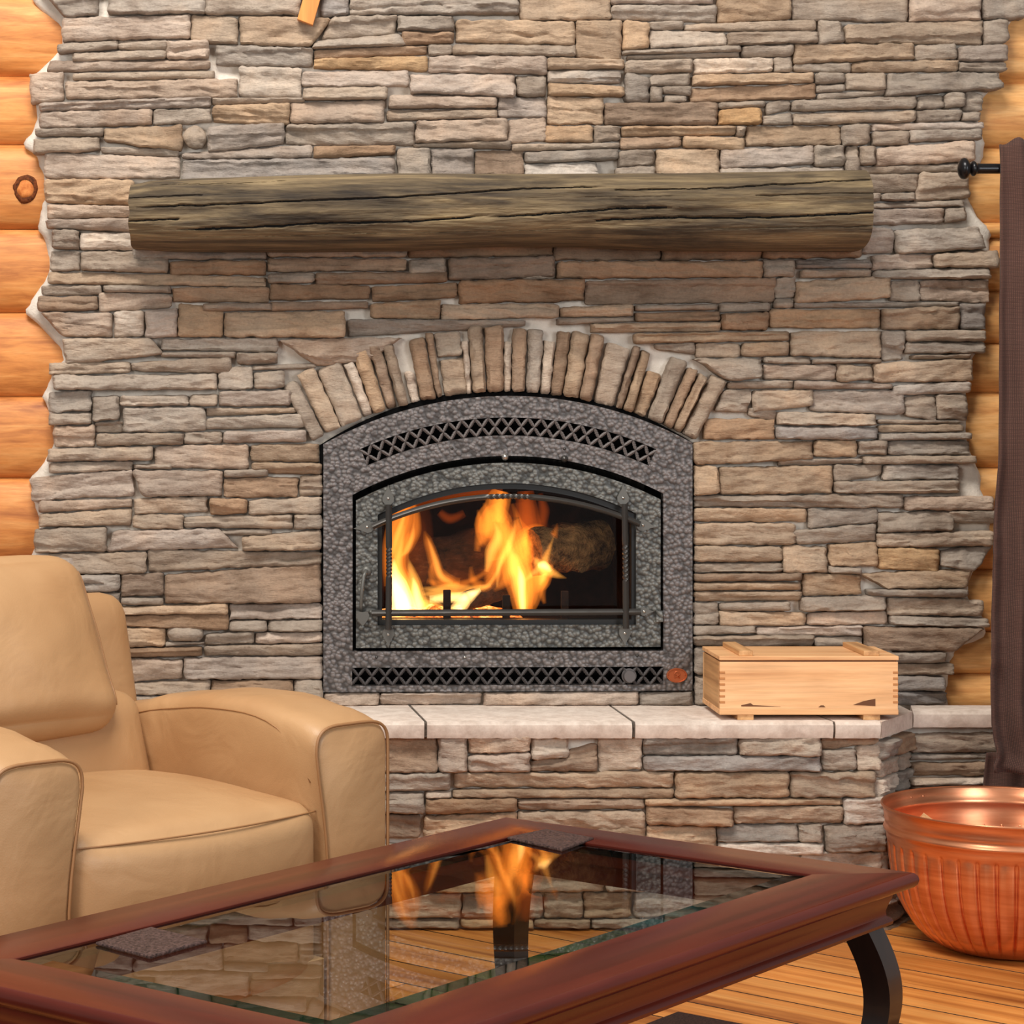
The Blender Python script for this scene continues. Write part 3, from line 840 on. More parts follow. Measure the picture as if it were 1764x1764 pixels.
def grow(stones, block=None, lim_v=8, lim_h=2):
    """close the narrow joints: every edge creeps outwards until it meets its neighbour"""
    import numpy as np
    Wd, Hd, OX, OY = 2300, 1800, 300, 100
    occ = np.zeros((Hd, Wd), np.uint8)

    def paint(q):
        n1 = int(max(abs(q[1][0] - q[0][0]), abs(q[2][0] - q[3][0]))) + 2
        n2 = int(max(abs(q[3][1] - q[0][1]), abs(q[2][1] - q[1][1]))) + 2
        u = np.linspace(0, 1, n1 * 2)[None, :]
        v = np.linspace(0, 1, n2 * 2)[:, None]
        x = (q[0][0] * (1 - u) + q[1][0] * u) * (1 - v) + (q[3][0] * (1 - u) + q[2][0] * u) * v
        y = (q[0][1] * (1 - u) + q[1][1] * u) * (1 - v) + (q[3][1] * (1 - u) + q[2][1] * u) * v
        occ[np.clip(np.rint(y + OY).astype(int), 0, Hd - 1), np.clip(np.rint(x + OX).astype(int), 0, Wd - 1)] = 1
    if block is not None: block(occ, OX, OY)
    qs = [[list(p) for p in q] for q, t in stones]
    for q in qs: paint(q)

    hard = np.zeros_like(occ)
    if block is not None: block(hard, OX, OY)

    def free(a, b, dx, dy, tol=.06):
        n = int(math.hypot(b[0] - a[0], b[1] - a[1])) + 1
        t = np.linspace(.04, .96, max(3, n))
        x = np.rint(a[0] + (b[0] - a[0]) * t + dx + OX).astype(int)
        y = np.rint(a[1] + (b[1] - a[1]) * t + dy + OY).astype(int)
        yy, xx = np.clip(y, 0, Hd - 1), np.clip(x, 0, Wd - 1)
        return occ[yy, xx].mean() < tol and hard[yy, xx].mean() < .06
    for r in range(max(lim_v, lim_h)):
        for q in qs:
            if r < lim_v:
                if free(q[0], q[1], 0, -2): q[0][1] -= 1; q[1][1] -= 1
                if free(q[3], q[2], 0, 2): q[3][1] += 1; q[2][1] += 1
            if r < lim_h:
                if free(q[0], q[3], -2, 0): q[0][0] -= 1; q[3][0] -= 1
                if free(q[1], q[2], 2, 0): q[1][0] += 1; q[2][0] += 1
            paint(q)
    for r in range(7):          # then the leftover pockets: stones may tuck behind one another
        for q in qs:
            tl = .42
            if free(q[0], q[1], 0, -2, tl): q[0][1] -= 1; q[1][1] -= 1
            if free(q[3], q[2], 0, 2, tl): q[3][1] += 1; q[2][1] += 1
            if r < 3 and free(q[0], q[3], -4, 0, .3): q[0][0] -= 1; q[3][0] -= 1
            if r < 3 and free(q[1], q[2], 4, 0, .3): q[1][0] += 1; q[2][0] += 1
            paint(q)
    return [([tuple(p) for p in q], t) for q, (_, t) in zip(qs, stones)]


def wall_block(occ, OX, OY):
    import numpy as np
    yy, xx = np.mgrid[0:occ.shape[0], 0:occ.shape[1]]
    x, y = xx - OX, yy - OY
    occ[(np.hypot(x - 870, y - 1358) < 800) & (y < 770) & (x > 484) & (x < 1252)] = 1
    occ[(x > 556) & (x < 1192) & (y > 760) & (y < 1191)] = 1
    occ[(y > 1216)] = 1
    for a, b, c, d_ in ((1382, 562, 1510, 570), (160, 673, 374, 680), (372, 114, 412, 121), (1653, 806, 1700, 853), (140, 121, 190, 128), (358, 80, 371, 118), (520, 500, 560, 524), (1486, 382, 1690, 392), (314, 214, 358, 260), (286, 1078, 353, 1105)):
        occ[(x > a) & (x < c) & (y > b) & (y < d_)] = 1


# the setting: stone wall behind
LEFT_EDGE = [(-60, 40), (0, 55), (15, 70), (40, 100), (80, 103), (100, 85), (122, 62), (128, 50), (150, 55), (200, 58), (225, 55), (240, 38), (250, 38), (265, 60), (300, 70), (340, 72), (380, 65), (395, 62), (410, 75), (440, 80), (480, 75), (520, 50), (537, 38), (550, 55), (580, 85), (600, 100), (620, 103), (640, 88), (670, 78), (682, 70), (690, 75), (720, 85), (750, 90), (790, 78), (815, 60), (825, 46), (835, 50), (870, 55), (900, 62), (940, 60), (965, 48), (1000, 50), (1230, 50)]
RIGHT_EDGE = [(-60, 1800), (0, 1766), (28, 1753), (70, 1732), (137, 1729), (169, 1697), (211, 1694), (246, 1704), (281, 1697), (302, 1676), (344, 1676), (372, 1690), (394, 1715), (420, 1711), (480, 1711), (534, 1704), (605, 1690), (633, 1676), (680, 1671), (773, 1676), (815, 1694), (843, 1700), (879, 1711), (928, 1715), (964, 1700), (1000, 1675), (1030, 1675), (1060, 1698), (1090, 1706), (1104, 1700), (1115, 1660), (1150, 1642), (1190, 1638), (1216, 1640), (1230, 1640)]


def interp(tab, y):
    for (y0, x0), (y1, x1) in zip(tab, tab[1:]):
        if y0 <= y <= y1: return x0 + (x1 - x0) * (y - y0) / (y1 - y0)
    return tab[-1][1] if y > tab[-1][0] else tab[0][1]


def mortar_bed():
    """backing with ragged scribed edges and an opening for the insert"""
    ys = [-60 + 8 * i for i in range(162)]
    V, F, idx = [], [], {}
    hole = (590, 1160, 728, 1180)

    def cols(y):
        l = interp(LEFT_EDGE, y) + 2.5 * noise.noise((y * 0.11, 3, 0)) + 1.5 * noise.noise((y * 0.4, 5, 0))
        r = interp(RIGHT_EDGE, y) + 2.5 * noise.noise((y * 0.11, 13, 0)) + 1.5 * noise.noise((y * 0.4, 15, 0))
        return [l, l + 8, l + 18, l + 32] + [150 + i * 55 for i in range(8)] + [590 + 30 * i for i in range(20)] + [1160 + 60 * (i + 1) for i in range(7)] + [r - 32, r - 18, r - 8, r]
    yb = D + 0.022
    nc = len(cols(0))
    for y in ys:
        for i, x in enumerate(cols(y)):
            edge = 0.014 if i in (0, nc - 1) else 0.003 if i in (1, nc - 2) else 0.0
            dep = yb + edge + 0.004 * noise.fractal((x * 0.03, y * 0.03, 7), 0.9, 2, 3)
            p = W(x, y)
            V.append(Vector((p.x, dep, p.z)))
    nf = len(V)
    V += [Vector((p.x, D + 0.17, p.z)) for p in V[:nf]]
    for j in range(len(ys) - 1):
        ym = (ys[j] + ys[j + 1]) / 2
        for i in range(nc - 1):
            xs_ = cols(ym)[i:i + 2]
            if 589 < xs_[0] < 1159 and ym < hole[3] and (ym > 772 or max(math.hypot(x - 870, ys[j] - 1358) for x in xs_) < 676): continue
            a = j * nc + i
            F.append((a, a + 1, a + 1 + nc, a + nc))
            F.append((nf + a, nf + a + nc, nf + a + 1 + nc, nf + a + 1))
        for i in (0, nc - 1):
            a = j * nc + i
            F.append((a, a + nc, nf + a + nc, nf + a))
    return V, F


gv, gf = mortar_bed()
wall = obj('wall_back', gv, gf, M['mortar'], smooth=True, sharp=50)
props(wall, 'stacked ledgestone chimney wall with pale mortar joints', None, None, 'structure')


def wall_plane(px, py, dep):
    p = W(px, py)
    return Vector((p.x, D - dep, p.z))


field = StoneField(wall_plane, 0.034)
INSET = {}
for k, (q, t) in enumerate(grow(parse(WALL_STONES), wall_block)):
    field.add(q, t, 1000 + k)
field.add([(316, 217), (356, 217), (356, 257), (316, 257)], 'b', 5, prot=0.012, rnd=0.014, pebble=True, relief=.4)
field.add([(288, 1079), (351, 1079), (351, 1104), (288, 1104)], 'b', 6, prot=0.014, rnd=0.016, pebble=True, relief=.4)
for k, (q, t) in enumerate(filler(62, 135, 958, 1118, 77, wid=(40, 80)) + filler(62, 208, 1038, 1118, 75) + filler(62, 216, 1120, 1214, 76) + filler(66, 1752, -62, -8, 79)):
    field.add(q, t, 3000 + k)
for k, (q, t) in enumerate(filler(228, 555, 1198, 1216, 78)):
    field.add(q, t, 3100 + k)
field.emit(wall, 300)

# the stone arch over the insert
arch = empty('stone_arch', W(870, 560) + Vector((0, -0.01, 0)), 'arch of upright voussoir stones above the fireplace insert', 'arch')
ACX, ACY = 870.0, 1358.0
R_IN, R_OUT = 683.0, 796.0


def arch_plane(a_px, r_px, dep):
    """a_px: arc position in pixels along the outer radius, r_px: down from the outer radius"""
    ang = a_px / R_OUT
    r = R_OUT - r_px
    return wall_plane(ACX + r * math.sin(ang), ACY - r * math.cos(ang), dep)


class ArchField(StoneField):
    pass


af = ArchField(arch_plane, 0.03)
VOUS = [(484, 508, 'g'), (511, 541, 't'), (543, 584, 'g'), (606, 632, 't'), (634, 655, 'b'), (657, 676, 'g'), (702, 730, 'b'), (732, 745, 'b'), (806, 831, 't'), (834, 867, 'b'), (883, 908, 'b'), (911, 937, 'g'), (961, 984, 'b'), (986, 1016, 't'), (1018, 1042, 'b'), (1047, 1088, 'g'), (1092, 1105, 'b'), (1107, 1124, 't'), (1155, 1184, 'g'), (1187, 1204, 'b'), (1206, 1222, 't'), (1225, 1251, 'g')]
for k, (x0, x1, t) in enumerate(VOUS):
    a0 = math.asin(max(-1, min(1, (x0 - ACX) / R_OUT))) * R_OUT
    a1 = math.asin(max(-1, min(1, (x1 - ACX) / R_OUT))) * R_OUT
    R = random.Random(k)
    top = R.uniform(-4, 8)
    sq = 0.5 * R.uniform(0, 3)
    af.add([(a0 + .5, top), (a1 - .5, top + R.uniform(-4, 4)), (a1 - 1 + sq, 113), (a0 + 1 - sq, 113)], t, 4000 + k, prot=R.uniform(0.010, 0.026))
for k, (x0, x1, y0, y1, t) in enumerate([(748, 792, 2, 46, 'g'), (750, 796, 50, 113, 't'), (682, 700, 58, 113, 'l'), (587, 604, 14, 113, 'l'), (1127, 1151, 34, 113, 't'), (793, 804, 20, 113, 'l'), (868, 881, 26, 113, 'l'), (940, 959, 20, 113, 'l')]):
    a0 = math.asin((x0 - ACX) / R_OUT) * R_OUT
    a1 = math.asin((x1 - ACX) / R_OUT) * R_OUT
    af.add([(a0, y0), (a1, y0 + 2), (a1, y1), (a0, y1)], t, 4100 + k, prot=0.012)
af.emit(arch, 300, 'voussoir')

# ------------------------------------------------------------------ raised hearth
SLAB_Z = H - 515 * D / FPX
HD = 5.435             # hearth face
hearth = empty('stone_hearth', (0.3, HD + 0.1, 0), 'raised stone hearth with a pale slab ledge below the fireplace insert', 'hearth')
XR = W(1516, 0, HD).x
XR2 = W(1566, 0, 5.62).x
XEND = W(1860, 0, 5.62).x
XL = W(-260, 0, HD).x
core = []
V_ = [(XL, HD + .016), (XR, HD + .016), (XR2, 5.636), (XEND, 5.636), (XEND, D + .01), (XL, D + .01)]
n_ = len(V_)
cv = [Vector((x, y, 0)) for x, y in V_] + [Vector((x, y, SLAB_Z - .037)) for x, y in V_]
cf = [tuple(range(n_)), tuple(range(2 * n_ - 1, n_ - 1, -1))] + [(i, (i + 1) % n_, n_ + (i + 1) % n_, n_ + i) for i in range(n_)]
obj('mortar_core', cv, cf, M['mortar'], hearth)


def hearth_plane(px, py, dep):
    p = W(px, py, HD)
    return Vector((p.x, HD - dep, p.z))


hf = StoneField(hearth_plane, 0.03)
for k, (q, t) in enumerate(grow(parse(HEARTH_STONES))):
    hf.add(q, t, 6000 + k)
ZB = CY + H * FPX / HD
for k, (q, t) in enumerate(filler(655, 1236, 1452, ZB - 2, 11, (34, 52), (60, 190), 'ttbgto')):
    hf.add(q, t, 6200 + k)
for k, (q, t) in enumerate(filler(1240, 1518, 1488, ZB - 2, 12, (34, 52), (60, 150), 'tgbg')):
    hf.add(q, t, 6300 + k)
for k, (q, t) in enumerate(filler(-250, 650, 1278, ZB - 2, 13, (26, 52), (80, 230), 'gptbgt')):
    hf.add(q, t, 6400 + k)
hf.emit(hearth, 300)


def recess_plane(px, py, dep):
    p = W(px, py, 5.62)
    return Vector((p.x, 5.62 - dep, p.z))


rf = StoneField(recess_plane, 0.03)
ZB2 = CY + H * FPX / 5.62
for k, (q, t) in enumerate(parse("1566 1730 1264 1262 1296 1296 g;1566 1705 1299 1298 1309 1306 g;1566 1704 1314 1313 1337 1336 b;1566 1705 1340 1339 1352 1350 l;1732 1850 1262 1262 1306 1306 g;1708 1850 1310 1310 1350 1350 t")):
    rf.add(q, t, 6600 + k)
for k, (q, t) in enumerate(filler(1568, 1850, 1354, ZB2 - 2, 14, (26, 44), (80, 160), 'gbtg')):
    rf.add(q, t, 6700 + k)
rf.emit(hearth, 300)
# angled return between the two faces
pa, pb = Vector((XR, HD, 0)), Vector((XR2, 5.62, 0))
dirv = (pb - pa).normalized()
nrmv = Vector((dirv.y, -dirv.x, 0))
LEN = (pb - pa).length


def return_plane(u_px, py, dep):
    p = pa + dirv * (u_px / 100.0 * LEN) + nrmv * dep
    z = H - (py - CY) * (HD + 0.09) / FPX
    return Vector((p.x, p.y, z))


tf = StoneField(return_plane, 0.03)
y = 1268.0
k = 0
R = random.Random(9)
while y < 1585:
    h = R.uniform(26, 46)
    sp = R.choice((None, 45, 60))
    if sp:
        tf.add([(0, y), (sp - 3, y), (sp - 3, y + h - 3), (0, y + h - 3)], R.choice('lgb'), 6800 + k)
        tf.add([(sp, y), (98, y), (98, y + h - 3), (sp, y + h - 3)], R.choice('bgd'), 6850 + k)
    else:
        tf.add([(0, y), (98, y), (98, y + h - 3), (0, y + h - 3)], R.choice('lgb'), 6800 + k)
    y += h
    k += 1
tf.emit(hearth, 300)

# slabs on top
SF = 5.405


def slab(fx0, fx1, bx0, bx1, yf=SF, zt=SLAB_Z, th=0.038, seed=0, back=5.71):
    """front edge px range, back edge px range; top subdivided and chipped front edge"""
    R = random.Random(seed)
    n = max(6, int((fx1 - fx0) / 10))
    V, F = [], []
    for i in range(n + 1):
        u = i / n
        xf = (fx0 + (fx1 - fx0) * u - CX) * yf / FPX
        xb = (bx0 + (bx1 - bx0) * u - CX) * back / FPX
        j1 = 0.004 * noise.noise((i * 0.6, seed * 3.1, 0))
        j2 = 0.004 * noise.noise((i * 0.9, seed * 5.1, 4))
        V += [Vector((xb, back, zt)), Vector((xf, yf + 0.010 + j1, zt + 0.0008 * noise.noise((i * .5, seed, 9)))), Vector((xf, yf + 0.001 + j1, zt - 0.007)),
              Vector((xf, yf + j2, zt - th * 0.55)), Vector((xf, yf + 0.006 + j2, zt - th + 0.003 * noise.noise((i * .8, seed, 2)))), Vector((xf, yf + 0.05, zt - th)), Vector((xb, back, zt - th))]
    m = 7
    for i in range(n):
        for k in range(m):
            a, b = i * m + k, i * m + (k + 1) % m
            F.append((a, b, b + m, a + m))
    F.append(tuple(range(m - 1, -1, -1)))
    F.append(tuple(n * m + k for k in range(m)))
    return V, F


for k, (a, b, c, d_) in enumerate([(-262, 360, -220, 350), (364, 731, 354, 703), (736, 1089, 708, 1048), (1095, 1436, 1053, 1360), (1440, 1518, 1364, 1425)]):
    v, f = slab(a, b, c, d_, seed=k)
    obj('slab', v, f, M['slab'], hearth, smooth=True, sharp=40)
# angled corner slab and recessed slab
xa = (1518 - CX) * SF / FPX
xb = (1572 - CX) * 5.59 / FPX
th = 0.038
pts = [(xa + .002, SF + .004), (xb, 5.59), (xb, 5.71), ((1425 - CX) * 5.71 / FPX + .003, 5.71)]
v = [Vector((x, y, SLAB_Z)) for x, y in pts] + [Vector((x, y, SLAB_Z - th)) for x, y in pts]
obj('slab', v, [(0, 1, 2, 3), (7, 6, 5, 4)] + [(i, (i + 1) % 4, 4 + (i + 1) % 4, 4 + i) for i in range(4)], M['slab'], hearth)
v, f = slab(1574, 1840, 1569, 1830, yf=5.59, seed=9)
obj('slab', v, f, M['slab'], hearth, smooth=True, sharp=40)
jv, jf = join(*[([Vector(((f0 - CX) * SF / FPX, SF + .012, SLAB_Z - .002)), Vector(((f0 + w - CX) * SF / FPX, SF + .012, SLAB_Z - .002)), Vector(((b0 + w - CX) * 5.7 / FPX, 5.7, SLAB_Z - .002)), Vector(((b0 - CX) * 5.7 / FPX, 5.7, SLAB_Z - .002)),
                 Vector(((f0 - CX) * SF / FPX, SF + .012, SLAB_Z - .036)), Vector(((f0 + w - CX) * SF / FPX, SF + .012, SLAB_Z - .036)), Vector(((b0 + w - CX) * 5.7 / FPX, 5.7, SLAB_Z - .036)), Vector(((b0 - CX) * 5.7 / FPX, 5.7, SLAB_Z - .036))],
                [(0, 1, 2, 3), (0, 4, 5, 1), (3, 2, 6, 7), (0, 3, 7, 4), (1, 5, 6, 2), (4, 7, 6, 5)]) for f0, w, b0 in ((359, 6, 349), (730, 7, 702), (1088, 8, 1047), (1435, 6, 1359))])
obj('slab_joint', jv, jf, M['ash'], hearth)

# ------------------------------------------------------------------ log walls left and right
def log_geo(x0, x1, ytop, ybot, yfront, seed, ns=14):
    zt, zb = W(0, ytop).z, W(0, ybot).z
    cz, rz = (zt + zb) / 2, (zt - zb) / 2 + 0.004
    ry = 0.058
    V, F = [], []
    nx = ns
    na = 20
    for i in range(nx + 1):
        x = x0 + (x1 - x0) * i / nx
        for k in range(na):
            th = 2 * math.pi * k / na
            rr = 1 + 0.02 * noise.noise((x * 1.5 + seed * 9, math.cos(th) * 1.2, math.sin(th) * 1.2))
            V.append(Vector((x, yfront + ry - ry * math.copysign(abs(math.cos(th)) ** .8, math.cos(th)) * rr, cz + rz * math.sin(th) * rr)))
    for i in range(nx):
        for k in range(na):
            k2 = (k + 1) % na
            F.append((i * na + k, i * na + k2, (i + 1) * na + k2, (i + 1) * na + k))
    F.append(tuple(range(na)))
    F.append(tuple(nx * na + k for k in range(na)))
    return V, F


wl = empty('wall_left', W(-200, 1400) + Vector((0, .1, 0)), 'honey log wall at the left of the stonework', None, None, 'structure')
ly = [-165, -20, 125, 244, 392, 537, 682, 825, 970, 1115, 1260, 1405, 1557]
for k in range(len(ly) - 1):
    v, f = log_geo(W(-900, 0).x, W(118, 0).x, ly[k], ly[k + 1], D + .03, k)
    lo_ = obj('log', v, f, M['log'], wl, smooth=True, sharp=50)
    if k == 3:
        c = W(42, 323)
        for (r0_, r1_, m_) in ((.030, .021, 'knot_dark'), (.021, .0, 'knot_heart')):
            prof_ = [(max(r1_, .0001), -.0032), ((r0_ + r1_) / 2, -.0040), (r0_, -.0015), (r0_ + .003, .004)]
            v, f = lathe(prof_, (0, 0, 0), 26, 'Y')
            v = [Vector((q.x * (1 + .22 * noise.noise((q.x * 60, q.z * 60, 1))) + c.x, q.y + D + .031, q.z * (1.05 + .2 * noise.noise((q.x * 50, q.z * 50, 6))) + c.z)) for q in v]
            obj('knot', v, f, M[m_], lo_, smooth=True)
wr = empty('wall_right', W(1900, 1400) + Vector((0, .1, 0)), 'honey log wall behind the brown curtain', None, None, 'structure')
ry_ = [-140, -10, 137, 250, 382, 406, 500, 591, 675, 808, 880, 985, 1092, 1166, 1240, 1330, 1440, 1557]
for k in range(len(ry_) - 1):
    v, f = log_geo(W(1600, 0).x, W(2300, 0).x, ry_[k], ry_[k + 1], D + .03, 40 + k)
    obj('log', v, f, M['log_pale'], wr, smooth=True, sharp=50)

# ------------------------------------------------------------------ floor of diagonal planks
v, f = box(-3.2, 3.6, 1.2, 6.0, -0.06, -0.012)
floor = obj('floor', v, f, M['subfloor'])
props(floor, 'orange pine plank floor laid diagonally', None, None, 'structure')
fd = Vector((math.cos(A_FLR), math.sin(A_FLR), 0))      # along the planks
fn = Vector((fd.y, -fd.x, 0))                            # across
O = Vector((0.9, 4.6, 0))
PW = 0.138
R = random.Random(21)
for i in range(-16, 15):
    cut = R.uniform(-1.2, 1.2)
    for (s0, s1) in ((-3.0, cut - .0012), (cut + .0012, 3.0)):
        c0 = O + fn * (i * PW)
        def cl(s):
            return c0 + fd * s
        # clip the plank to the room (Y under the hearth's back, X bounds)
        ts = [s0 + (s1 - s0) * t / 60 for t in range(61)]
        ok = [t for t in ts if -3.1 < cl(t).x < 3.5 and 1.25 < cl(t).y < 5.90]
        if len(ok) < 4: continue
        a, b = cl(ok[0]), cl(ok[-1])
        hw = PW / 2 - 0.0026
        v = []
        for z, w_ in ((0.0, hw - .0004), (-0.0006, hw), (-0.012, hw)):
            v += [a + fn * w_ + Vector((0, 0, z)), b + fn * w_ + Vector((0, 0, z)), b - fn * w_ + Vector((0, 0, z)), a - fn * w_ + Vector((0, 0, z))]
        fcs = [(0, 1, 2, 3)]
        for q in (0, 4):
            fcs += [(q + t, q + (t + 1) % 4, q + 4 + (t + 1) % 4, q + 4 + t) for t in range(4)]
        po = obj('plank', v, fcs, [M['plank'], M['subfloor']], floor)
        for pl in po.data.polygons:
            if abs(pl.normal.z) < .8: pl.material_index = 1

# ------------------------------------------------------------------ rug under the table
e1 = Vector((math.cos(A_TAB), -math.sin(A_TAB), 0))
e2 = Vector((-math.sin(A_TAB), -math.cos(A_TAB), 0))
rc = G(1167, 1749, 0.0)
rg = []
for z, ins in ((0.0005, 0), (0.006, 0), (0.009, 0.004)):
    for a, b in ((0, 0), (1, 0), (1, 1), (0, 1)):
        p = rc + e1 * ((0.9 - ins) * a + ins * (1 - a)) + e2 * ((1.5 - ins) * b + ins * (1 - b))
        rg.append(Vector((p.x, p.y, z)))
rgf = [(3, 2, 1, 0), (8, 9, 10, 11)] + [(q + t, q + (t + 1) % 4, q + 4 + (t + 1) % 4, q + 4 + t) for q in (0, 4) for t in range(4)]
rug = obj('rug', rg, rgf, M['rug'])
props(rug, 'dark brown rug with its corner showing under the coffee table', 'rug')

# ------------------------------------------------------------------ fireplace insert
ins = empty('fireplace_insert', W(873, 1191) + Vector((0, -0.01, 0)), 'arched hammered dark metal fireplace insert with lattice vents and a glass door', 'fireplace')
YS, YD = D - 0.016, D - 0.018      # front of surround, front of door


def rarc(y, x, r, c):
    return r, c


outer = arc3((557, 765), (873, 682), (1191, 763), 40) + [(1191, 1188), (557, 1191)]
gap = arc3((607, 852), (873, 785), (1141, 850), 36) + [(1141, 1120), (607, 1121)]
# top vent band, concentric with the outer arch
VCX, VCY = 874.0, 1339.0


def vp(ang, r):
    return (VCX + r * math.sin(ang), VCY - r * math.cos(ang))


A0, A1 = -0.4215, 0.4235
vent_top = [vp(A0 + (A1 - A0) * i / 30, 620) for i in range(31)] + [vp(A1 - (A1 - A0) * i / 30, 589) for i in range(31)]
vent_bot = [(606, 1149), (1141, 1147), (1141, 1178), (606, 1180)]
v, f = plate([outer, gap, vent_top, vent_bot], YS, D + 0.02)
obj('surround', v, f, M['surround'], ins)
v, f = plate([arc3((551, 767), (873, 670), (1197, 765), 40) + [(1197, 1190), (551, 1193)], arc3((562, 767), (873, 686), (1186, 765), 40) + [(1186, 1184), (562, 1186)]], D + .002, D + .021)
obj('gap_shade_strip', v, f, M['black'], ins)  # matte black strip added to paint the shade of the gap round the surround
# black plate standing in for the shade behind the vents and the door gap
v, f = plate([arc3((575, 772), (873, 700), (1175, 770), 30) + [(1175, 1184), (575, 1184)], arc3((640, 872), (873, 815), (1108, 872), 24) + [(1108, 1092), (640, 1092)]], D + 0.021, D + 0.03)
obj('shadow_plate', v, f, M['black'], ins)
# crescent-shaped glossy trim strip in the gap above the door
tp = arc3((640, 836), (873, 786), (1110, 836), 30)
tb = arc3((640, 852), (873, 800), (1110, 852), 30)
v = [Vector((W(*p).x, D - .004 + 0.010 * (i % 2 == 9), W(*p).z)) for i, p in enumerate(tp)] + [Vector((W(*p).x, D + .012, W(*p).z)) for p in tb]
nn = len(tp)
v += [p + Vector((0, .006, 0)) for p in v]
f = [(i, i + 1, nn + i + 1, nn + i) for i in range(nn - 1)] + [(2 * nn + i, 2 * nn + nn + i, 2 * nn + nn + i + 1, 2 * nn + i + 1) for i in range(nn - 1)]
obj('arch_trim', v, f, M['gloss_black'], ins)


def lattice_geo(w, h):
    """one X of two crossed beaded bars, in the wall plane, centred on the origin, sizes in metres"""
    V, F = [], []
    for s in (-1, 1):
        a = Vector((-s * w / 2, 0, h / 2))
        b = Vector((s * w / 2, 0, -h / 2))
        t = (b - a).normalized()
        nrm = Vector((t.z, 0, -t.x))
        for k in range(2):
            p0 = a + (b - a) * (k * 0.5)
            L = (b - a).length * 0.5
            prof = [(0.0, .0014), (0.12, .0026), (0.3, .0042), (0.42, .0036), (0.5, .0045), (0.58, .0036), (0.7, .0042), (0.88, .0026), (1.0, .0014)]
            base = len(V)
            for u, hw in prof:
                c = p0 + t * (u * L)
                V += [c - nrm * hw + Vector((0, .003, 0)), c + Vector((0, -.0022 * hw / .003, 0)), c + nrm * hw + Vector((0, .003, 0))]
            for i in range(len(prof) - 1):
                q = base + i * 3
                F += [(q, q + 1, q + 4, q + 3), (q + 1, q + 2, q + 5, q + 4), (q, q + 3, q + 5, q + 2)]
    return V, F


PXM = D / FPX
v, f = lattice_geo(24.5 * PXM, 31.5 * PXM)
lat_me = None
nb = 23
for k in range(nb):
    x = 617 + (1130 - 617) * k / (nb - 1)
    p = W(x, 1164 - 0.3 * k / nb)
    p.y = YS + .001
    if lat_me is None:
        o = obj('lattice_cross', [q + p for q in v], f, M['lattice_dark'], ins, origin=p)
        lat_me = o.data
    else:
        o = place('lattice_cross', lat_me, p, ins)
v, f = lattice_geo(23.0 * PXM, 31.5 * PXM)
lat_me = None
nt_ = 23
for k in range(nt_):
    ang = A0 + 0.014 + (A1 - A0 - 0.028) * k / (nt_ - 1)
    px = vp(ang, 604.5)
    p = W(*px)
    p.y = YS + .001
    if lat_me is None:
        o = obj('lattice_cross', [q + p for q in v], f, M['lattice'], ins, origin=p)
        lat_me = o.data
    else:
        o = place('lattice_cross', lat_me, p, ins)
    o.rotation_euler = (0, ang, 0)


def rivet(px, py, r, yf, m, parent, name='rivet'):
    p = W(px, py)
    v, f = lathe([(0.0001, -r * .8), (r * .6, -r * .62), (r, -r * .05), (r * 1.05, 0.002)], (p.x, yf, p.z), 12, 'Y')
    return obj(name, v, f, m, parent, smooth=True)


for px, py in ((778, 772), (971, 773), (648, 1131), (800, 1131), (950, 1131), (1096, 1128)):
    rivet(px, py, 2.6 * PXM, YS, M['steel'] if px == 800 else M['iron'], ins)
for px, py in ((869, 787), (971, 790)):
    p = W(px, py)
    o = rivet(px, py, 6 * PXM, YS - .002, M['steel'] if px == 869 else M['iron'], ins, 'hex_nut')
# control knob and badge at the lower right
p = W(1082, 1163)
v, f = lathe([(.0001, -.016), (.0135, -.016), (.0148, -.014), (.0152, 0.0), (.018, 0.0), (.018, .004)], (p.x, YS, p.z), 28, 'Y')
obj('control_knob', v, f, M['lattice_dark'], ins, smooth=True, sharp=40)
p = W(1164, 1162)
v, f = lathe([(.0001, -.002), (.0215, -.002), (.0225, -.0042), (.0245, -.0042), (.0255, -.002), (.0255, .001)], (0, 0, 0), 40, 'Y')
v = [Vector((q.x + p.x, q.y + YS, q.z * 0.70 + p.z)) for q in v]
bd = obj('badge', v, f, M['badge'], ins, smooth=True, sharp=40)
bd['label'] = 'small oval copper badge'
ap = [W(1164 + 4.6 * math.cos(t), 1161 - 5.5 * math.sin(t) + 0) for t in [math.pi * i / 12 for i in range(13)]]
ap = [W(1159.4, 1166)] + ap + [W(1168.6, 1166)]
v, f = tube([Vector((q.x, YS - .003, q.z)) for q in ap], .0014, 6)
obj('emblem', v, f, M['badge'], bd, smooth=True)
for px in (1150, 1178):
    q = W(px, 1161.5)
    v, f = lathe([(.0001, -.002), (.0012, -.001), (.0014, .001)], (q.x, YS - .002, q.z), 8, 'Y')
    obj('emblem_dot', v, f, M['badge'], bd, smooth=True)

# the door
dout = arc3((613, 862), (873, 797), (1136, 860), 36) + [(1136, 1113), (613, 1115)]
din = arc3((650, 886), (873, 832), (1094, 884), 30) + [(1094, 1075), (650, 1076)]
v, f = plate([dout, din], YD, D + .018)
door = obj('door', v, f, M['door'], ins)
door['label'] = 'hammered arched glass door'
bin_ = arc3((658, 894), (873, 842), (1087, 892), 30) + [(1087, 1067), (658, 1067)]
bo = arc3((646, 884), (873, 829), (1098, 882), 30) + [(1098, 1079), (646, 1080)]
v, f = plate([bo, bin_], YD + .010, D + .022)
obj('bezel', v, f, M['bezel'], door)
gl_ = arc3((655, 892), (873, 839), (1090, 890), 24) + [(1090, 1070), (655, 1070)]
v, f = plate([gl_], D + .010, D + .013)
obj('door_glass', v, f, M['fire_glass'], door)


